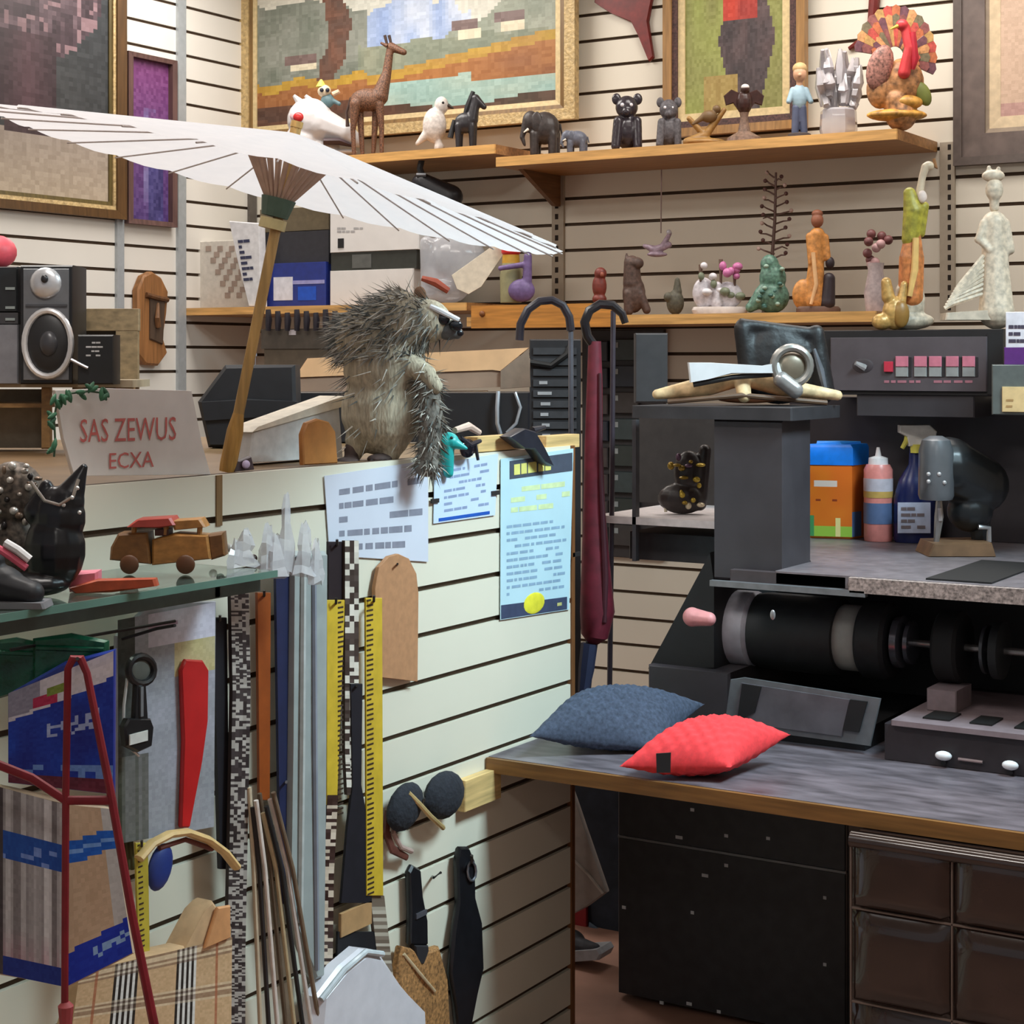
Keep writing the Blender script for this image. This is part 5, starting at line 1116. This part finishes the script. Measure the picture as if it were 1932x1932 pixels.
lb = t.part('label', m(206, 196, 206, .4)); lb.Lz(1657, [(27.6, 924), (27.6, 900)], 0, 20); lb.use(m(206, 166, 90, .4)); lb.Lz(1657, [(27.6, 936), (27.6, 924)], 0, 20); lb.use(m(96, 116, 156, .4)); lb.Lz(1657, [(27.6, 985), (27.6, 946)], 0, 20); t.done()
t = Thing('spray_bottle', 'dark blue spray bottle with a white and yellow trigger on the ledge', 'spray bottle', ledge(1722, 4.72), LED+.001)
NB = m(28, 36, 84, .25, 0, .2, 20); t.part('body', NB).Lz(1726, [(38, 1014), (40, 1008), (40, 930), (30, 896), (12, 868), (10, 830)], 0, 20, .7)
t.part('label', m(196, 200, 222, .4)).B(1694, 1756, 940, 998, 29, 32, .001); k = t.part('label_print', m(126, 110, 112)); k.dashes([(1700, 946), (1750, 946), (1750, 992), (1700, 992)], 33, 4, .5, 3, .15, .4)
t.part('head', m(236, 232, 224, .35)).P([(1697, 794), (1754, 793), (1768, 806), (1766, 818), (1742, 822), (1738, 834), (1716, 834), (1712, 816), (1697, 808)], -9, 9, .003); t.part('trigger', m(226, 216, 96, .4)).T([(1712, 812, 0), (1710, 824, 0), (1702, 838, 0)], [5, 5, 4]); t.part('collar', m(226, 216, 96, .4)).Lz(1728, [(12, 846), (12, 830)], 0, 14); t.done()
# stitching head
t = Thing('stitching_head', 'rounded black motor head on a short stand at the right of the ledge', 'machine head', ledge(1805, 4.50), LED+.001)
t.part('base', m(112, 84, 60, .5, 0, .3, 20)).P([(1752, 1036), (1762, 1012), (1872, 1010), (1880, 1036)], -50, 60, .004)
BH = m(34, 36, 38, .35, .2, .15, 20); hd = t.part('housing', BH); hd.org([('c', [(1790, 868, 0), (1850, 900, -20)], [58, 54]), ('e', 1830, 950, -10, 44, 40, 40), ('e', 1846, 900, -20, 34, 60, 40)], 4)
t.part('front_cylinder', m(110, 112, 116, .3, .4, .1, 20)).Lz(1766, [(30, 928), (33, 920), (32, 836), (26, 816), (12, 808)], 40, 18)
k = t.part('rivets', m(196, 192, 192, .3, .4)); 
for (u, v) in ((1752, 880), (1772, 880), (1752, 894), (1782, 896)): k.E(u, v, 72, 4, 4, 3)
t.part('foot', m(150, 146, 144, .25, .7)).T([(1772, 930, 20), (1772, 960, 20), (1766, 1014, 20)], [6, 9, 5]); t.part('needle_plate', m(190, 186, 186, .25, .6)).T([(1772, 944, 26), (1774, 968, 26)], 5); t.part('column', BH).T([(1848, 960, -10), (1850, 1024, -10)], [22, 14]); t.part('lever', m(176, 176, 180, .25, .7)).T([(1846, 980, 24), (1866, 982, 24), (1866, 1008, 24)], 5); t.done()
# right edge
t = Thing('grey_box', 'grey-green metal box with a pale wooden label at the right edge', 'box', FY(4.40)); zb = wz(1920, 782, 4.40)
t.part('case', m(96, 102, 100, .5, .1)).B(1870, 2040, 688, 784, -430, 0, .005); t.part('plaque', m(222, 192, 140, .5)).B(1890, 2010, 730, 778, 0, 6, .002); k = t.part('plaque_print', m(176, 140, 92)); k.dashes([(1898, 738), (1926, 738), (1926, 772), (1898, 772)], 7, 3, .3, 2, .3, .6); pass; gb = t; t.done()
t = Thing('purple_carton', 'white and purple carton on top of the grey box', 'carton', FY(4.44), wz(1920, 688, 4.40)+.0)
t.part('upper', m(226, 222, 230, .5)).B(1897, 2010, 590, 658, -120, 0, .002); t.part('lower', m(92, 40, 118, .5)).B(1894, 2010, 657, 690, -120, 1, .002); k = t.part('printing', m(70, 62, 80)); k.dashes([(1903, 612), (1950, 612), (1950, 652), (1903, 652)], 1, 3, .5, 7, .1, .4); t.done()
# tall statues standing on the control box
ZCB = FY(YC).M(1700, 622, 0).z
t = Thing('parrot_figurine', 'tall green and orange crested bird figurine on the machine control box', 'figurine', FS(1725, 4.72), ZCB)
GR = m(160, 150, 52, .45, 0, .4, 60); ORG = m(196, 120, 66, .45, 0, .4, 60)
t.part('base', m(190, 176, 156, .5, 0, .4, 60)).org([('e', 1712, 606, 0, 52, 18, 26), ('e', 1716, 570, 0, 30, 50, 20)], 2.4)
t.part('gown', ORG).org([('c', [(1718, 560, 4), (1720, 490, 4), (1722, 446, 4)], [24, 24, 16])], 2.2)
t.part('wing', GR).org([('c', [(1718, 452, 6), (1724, 400, 6), (1716, 366, 6)], [17, 20, 12]), ('c', [(1736, 440, 4), (1744, 390, 4)], [10, 9])], 2)
t.part('neck', m(206, 186, 160, .4)).org([('c', [(1734, 372, 6), (1740, 336, 6), (1746, 316, 6)], [8, 7, 8]), ('e', 1752, 314, 6, 11, 9, 9)], 1.5); t.part('crest', m(150, 104, 62)).T([(1756, 312, 6), (1766, 318, 6), (1762, 300, 6)], [5, 4, 3]); t.part('flower', m(226, 206, 196)).E(1740, 372, 14, 9, 12, 7)
t.part('drape', m(222, 180, 110, .4)).T([(1728, 450, 26), (1726, 510, 30), (1716, 560, 30)], [6, 7, 5]); t.done()
t = Thing('gold_figurine', 'squat golden figurine at the foot of the tall crested bird', 'figurine', FS(1690, 4.66), ZCB)
t.part('body', m(190, 148, 84, .35, .2, .4, 60)).org([('e', 1688, 590, 0, 24, 32, 18), ('c', [(1676, 560, 0), (1672, 532, 0)], [13, 10]), ('c', [(1700, 570, 4), (1706, 536, 2)], [10, 7]), ('e', 1664, 606, 0, 20, 16, 16)], 2); t.part('cape', m(150, 110, 52, .4)).E(1700, 592, 12, 16, 26, 10); t.done()
t = Thing('lace_statue', 'cream carved statue of a robed figure with spread lacework on the machine', 'statue', FS(1870, 4.72), ZCB)
IV = m(216, 200, 178, .5, 0, .28, 70)
t.part('robe', IV).org([('c', [(1880, 606, 0), (1878, 520, 0), (1876, 440, 0)], [34, 26, 24]), ('c', [(1858, 440, 6), (1846, 470, 10), (1868, 490, 16)], [10, 8, 7]), ('c', [(1896, 440, 4), (1906, 490, 8)], [10, 9])], 2.6)
t.part('head', IV).org([('e', 1876, 376, 4, 17, 22, 15), ('c', [(1876, 410, 0), (1876, 390, 2)], [9, 10])], 1.8); t.part('crown', IV).org([('e', 1874, 350, 0, 22, 12, 16), ('c', [(1864, 350, 0), (1866, 334, 0)], [5, 4]), ('c', [(1882, 350, 0), (1884, 336, 0)], [5, 4])], 1.8)
for i in range(9): t.part('lace_fold', IV).T([(1856, 500+i*9, 6), (1830-i*4, 534+i*7, 10), (1806-i*3, 560+i*5, 8)], [4, 6, 4], 7)
t.part('base', m(206, 190, 170, .5, 0, .2, 40)).P([(1786, 608), (1910, 600), (1912, 622), (1784, 622)], -24, 24, .004); t.done()
# on top of the tower
t = Thing('black_sack', 'crumpled black plastic sack behind the silver ladle on the machine', 'sack', FC(dY(1470, 4.19)), None)
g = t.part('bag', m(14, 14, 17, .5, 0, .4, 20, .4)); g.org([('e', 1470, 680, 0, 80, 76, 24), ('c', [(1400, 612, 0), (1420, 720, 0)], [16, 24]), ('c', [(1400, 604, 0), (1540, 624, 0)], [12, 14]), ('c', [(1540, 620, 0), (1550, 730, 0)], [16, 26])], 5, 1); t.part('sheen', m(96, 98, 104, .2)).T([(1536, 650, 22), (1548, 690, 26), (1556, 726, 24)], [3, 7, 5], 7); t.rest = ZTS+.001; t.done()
t = Thing('driftwood', 'pale cream open-winged driftwood piece lying on the machine top', 'driftwood', FC(dY(1410, 4.08)), ZTS+.001)
DWD = m(214, 184, 140, .6, 0, .3, 40); t.part('wings', DWD).org([('c', [(1240, 750, 0), (1320, 738, 0), (1400, 716, 0)], [10, 20, 18]), ('c', [(1400, 716, 0), (1480, 738, 0), (1580, 752, 0)], [18, 18, 10]), ('c', [(1400, 720, 10), (1404, 752, 30)], [16, 14])], 3)
t.part('keel', m(150, 92, 58, .6, 0, .3, 40)).org([('e', 1412, 758, 6, 62, 9, 30)], 2.5); t.part('rim', m(92, 66, 46, .6)).T([(1260, 764, 14), (1400, 752, 40), (1560, 766, 14)], 5, 8); t.done()
t = Thing('silver_ladle', 'silver flat-handled ladle lying across the driftwood', 'ladle', FC(dY(1400, 4.02)), None)
SV = m(232, 233, 236, .3, .25, .06, 20); t.part('handle', SV).P([(1298, 684), (1340, 684), (1440, 690), (1470, 684), (1476, 704), (1380, 706), (1336, 716), (1302, 722)], -8, 6, .003)
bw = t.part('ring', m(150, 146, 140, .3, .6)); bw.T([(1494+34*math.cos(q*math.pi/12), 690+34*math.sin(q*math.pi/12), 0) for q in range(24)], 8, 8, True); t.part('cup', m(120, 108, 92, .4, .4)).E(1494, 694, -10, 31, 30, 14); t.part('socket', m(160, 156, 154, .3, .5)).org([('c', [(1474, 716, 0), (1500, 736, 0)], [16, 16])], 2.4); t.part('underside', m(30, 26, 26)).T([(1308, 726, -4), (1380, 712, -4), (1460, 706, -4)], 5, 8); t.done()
t, g = one('dark_speaker', 'plain dark grey box speaker at the left end of the machine top', 'speaker', FC(dY(1228, 4.16)), m(52, 50, 52, .6), ZTS+.001)
g.B(1199, 1260, 650, 782, -50, 0, .005); t.done()
t = Thing('ornate_clock', 'black and gold ornate trinket on the white side shelf of the machine', 'trinket', FC(dY(1285, 4.2)), wz(1240, 978, 4.06)+.001); rr = random.Random(31)
t.part('base', m(40, 30, 28, .4, 0, .3, 40)).org([('e', 1288, 950, 0, 48, 30, 24), ('e', 1300, 900, 0, 30, 40, 20), ('c', [(1320, 960, 0), (1330, 860, 0)], [14, 12])], 2.6)
for i in range(16): t.part('gilding', m(*rr.choice(((190, 160, 60), (150, 120, 40), (206, 190, 160), (96, 70, 90))), .35, .4)).E(rr.uniform(1250, 1325), rr.uniform(868, 965), rr.uniform(18, 26), rr.uniform(4, 9), rr.uniform(3, 8))
t.part('spike', m(190, 180, 160)).T([(1256, 976, 4), (1254, 940, 4)], 3); t.done()
# ================================================================ umbrellas and canes
t = Thing('umbrella', 'furled maroon umbrella with a black crook handle standing on the bench', 'umbrella', FC(4.55), ZB+.002)
MR = m(98, 24, 40, .6, 0, .3, 30); fu = t.f
t.part('canopy', MR).tube([fu.M(u, v, 0) for u, v in ((1122, 640), (1122, 720), (1120, 830), (1121, 960), (1124, 1060), (1127, 1150), (1122, 1196), (1116, 1210))], [12*fu.ds, 15*fu.ds, 17*fu.ds, 21*fu.ds, 27*fu.ds, 33*fu.ds, 26*fu.ds, 10*fu.ds], 12)
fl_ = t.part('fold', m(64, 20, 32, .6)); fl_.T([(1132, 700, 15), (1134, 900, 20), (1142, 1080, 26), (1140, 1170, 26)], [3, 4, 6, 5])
t.part('shaft', m(40, 34, 40, .4)).T([(1114, 1205, 0), (1108, 1300, 0), (1106, 1338, 0)], [9, 7, 4], 8); t.part('tie', m(34, 40, 66, .6)).T([(1112, 1210, 4), (1106, 1260, 6), (1100, 1306, 6)], [16, 15, 10], 8)
t.part('handle', m(26, 22, 26, .3)).T([(1122, 650, 0), (1108, 630, 4), (1103, 604, 6), (1112, 582, 6), (1132, 570, 6), (1156, 572, 6), (1174, 588, 6), (1180, 606, 6)], [9, 9, 9, 9, 9, 9, 8, 7], 10); t.done()
t = Thing('walking_cane', 'grey walking cane with a wide black crook behind the counter end', 'cane', FC(4.85), None)
t.part('handle', m(40, 36, 44, .35)).T([(980, 640, 0), (982, 610, 0), (996, 582, 0), (1018, 566, 0), (1042, 564, 0), (1062, 574, 0), (1074, 596, 0), (1077, 622, 0)], 8, 10); t.part('shaft', m(96, 96, 104, .35, .3)).T([(1077, 622, 0), (1078, 1000, 0), (1078, 1806, 0)], 5, 8); t.rest = 0.002; 
t.done()
t = Thing('walking_cane', 'thin dark cane standing right of the maroon umbrella', 'cane', FC(4.62), ZB+.002); t.part('shaft', m(58, 50, 58, .4)).T([(1157, 600, 0), (1154, 1000, 0), (1150, 1330, 0)], 5, 8); t.part('tip', m(30, 28, 30)).T([(1150, 1330, 0), (1150, 1346, 0)], 7, 8); t.done()
# racks behind
t = Thing('media_tower', 'black media tower with small pale labels behind the counter end', 'rack', FC(5.5), 0.0)
t.part('case', m(34, 34, 38, .5)).B(1000, 1096, 640, 1676, -100, 0, .004); rr = random.Random(41)
for i in range(9):
    v = 656+i*20; t.part('slot', m(62, 64, 68, .4)).B(1006, 1088, v, v+13, 0, 5)
    if i > 2: t.part('label', m(176, 178, 182, .5)).B(1012+rr.uniform(0, 14), 1030+rr.uniform(0, 12), v+3, v+9, 5, 7)
t.part('cable', m(14, 14, 16)).T([(1000, 684, 8), (1040, 690, 10), (1070, 668, 10), (1078, 650, 8)], 6, 8); t.done()
t = Thing('wall_organizer', 'dark wall organizer with bluish pockets behind the maroon umbrella', 'organizer', FY(YB), None); rr = random.Random(43)
t.part('board', m(56, 52, 54, .6)).B(1098, 1252, 622, 1052, 1, 24, .003)
for i in range(8):
    v = 640+i*50; t.part('pocket', m(*rr.choice(((58, 70, 72), (44, 52, 66), (62, 58, 58), (50, 58, 56))), .5)).B(1150, 1204, v, v+40, 24, 44, .004); t.part('pocket', m(*rr.choice(((58, 76, 72), (44, 48, 60), (70, 62, 62))), .5)).B(1106, 1146, v+4, v+42, 24, 44, .004)
    t.part('tag', m(150, 158, 160)).B(1152, 1166, v+6, v+16, 44, 46)
t.done()
# ================================================================ in the gap beside the cabinet
t = Thing('apron', 'grey cloth apron hanging under the bench beside the black cabinet', 'apron', FY(4.25))
g = t.part('cloth', m(176, 166, 160, .85, 0, .12, 30)); g.P([(1060, 1736), (1106, 1712), (1144, 1684), (1116, 1600), (1088, 1520), (1070, 1470), (1060, 1470)], -14, 6, .004); t.part('seam', m(206, 198, 190, .8)).T([(1076, 1616, 8), (1110, 1650, 8), (1138, 1686, 8)], 3, 6); t.done()
t = Thing('coat', 'dark navy sheet standing in for shade under the bench, with red lining, behind the grey apron', 'coat', FY(4.5))  # added dark sheet in place of the shade under the bench
g = t.part('cloth', m(34, 40, 52, .9, 0, .35, 20)); g.P([(1040, 1880), (1180, 1880), (1190, 1480), (1040, 1470)], -40, 10, .01)
t.part('lining', m(128, 20, 28, .8)).P([(1060, 1852), (1098, 1848), (1108, 1780), (1106, 1700), (1060, 1706)], 10, 24, .004); t.part('hem', m(78, 90, 104, .9, 0, .3, 20)).P([(1106, 1880), (1150, 1868), (1138, 1760), (1110, 1740)], 10, 22, .006); t.done()
t = Thing('shoe', 'dark grey shoe with a pale sole on the floor behind the counter end', 'shoe', FY(4.2), .001)
t.part('sole', m(176, 180, 188, .6)).P([(1050, 1890), (1128, 1886), (1134, 1896), (1128, 1908), (1050, 1912)], -40, 40, .006); t.part('upper', m(66, 68, 76, .7, 0, .3, 40)).org([('c', [(1060, 1872, 0), (1122, 1886, 20)], [24, 12]), ('e', 1072, 1866, 0, 30, 20, 40)], 3); t.done()
# ================================================================ light and camera
def area(name, loc, tgt, sx, sy, e, col):
    l = bpy.data.lights.new(name, 'AREA'); l.shape = 'RECTANGLE'; l.size, l.size_y, l.energy, l.color = sx, sy, e, col
    o = bpy.data.objects.new(name, l); COL.objects.link(o); o.location = loc
    o.rotation_euler = (Vector(tgt)-Vector(loc)).to_track_quat('-Z', 'Y').to_euler(); return o
WARM = (1, .95, .89)
for i, (x, y, e) in enumerate(((-4.1, 5.15, 29), (-2.0, 5.15, 29), (.2, 5.1, 18), (-3.7, 2.9, 36), (-1.9, 1.9, 40), (.6, -.6, 26))):
    area('ceiling_lamp', (x, y, 3.42), (x, y, 0), 1.3, .5, e, WARM)
dl = area('cool_ceiling_lamp', (-.2, 3.5, 3.3), (-2.17, 3.55, 1.0), .8, .8, 38, (.66, .90, 1.0)); dl.data.spread = math.radians(85)
w = bpy.data.worlds.new('World'); SC.world = w; w.use_nodes = True
w.node_tree.nodes['Background'].inputs[0].default_value = (.9, .93, 1, 1)
w.node_tree.nodes['Background'].inputs[1].default_value = .25
cd = bpy.data.cameras.new('camera'); cam = bpy.data.objects.new('camera', cd); COL.objects.link(cam)
cam.location = CAM; cam.rotation_euler = (math.pi/2, 0, TH)
cd.sensor_width = 36; cd.sensor_fit = 'HORIZONTAL'; cd.lens = 36*F_/1932; cd.shift_x = 0; cd.shift_y = -(966-CY)/1932
cd.clip_start = .05
SC.camera = cam
SC.view_settings.view_transform = 'Standard'; SC.view_settings.look = 'None'
SC.view_settings.gamma = 1; SC.view_settings.use_curve_mapping = False; SC.view_settings.exposure = 0.0
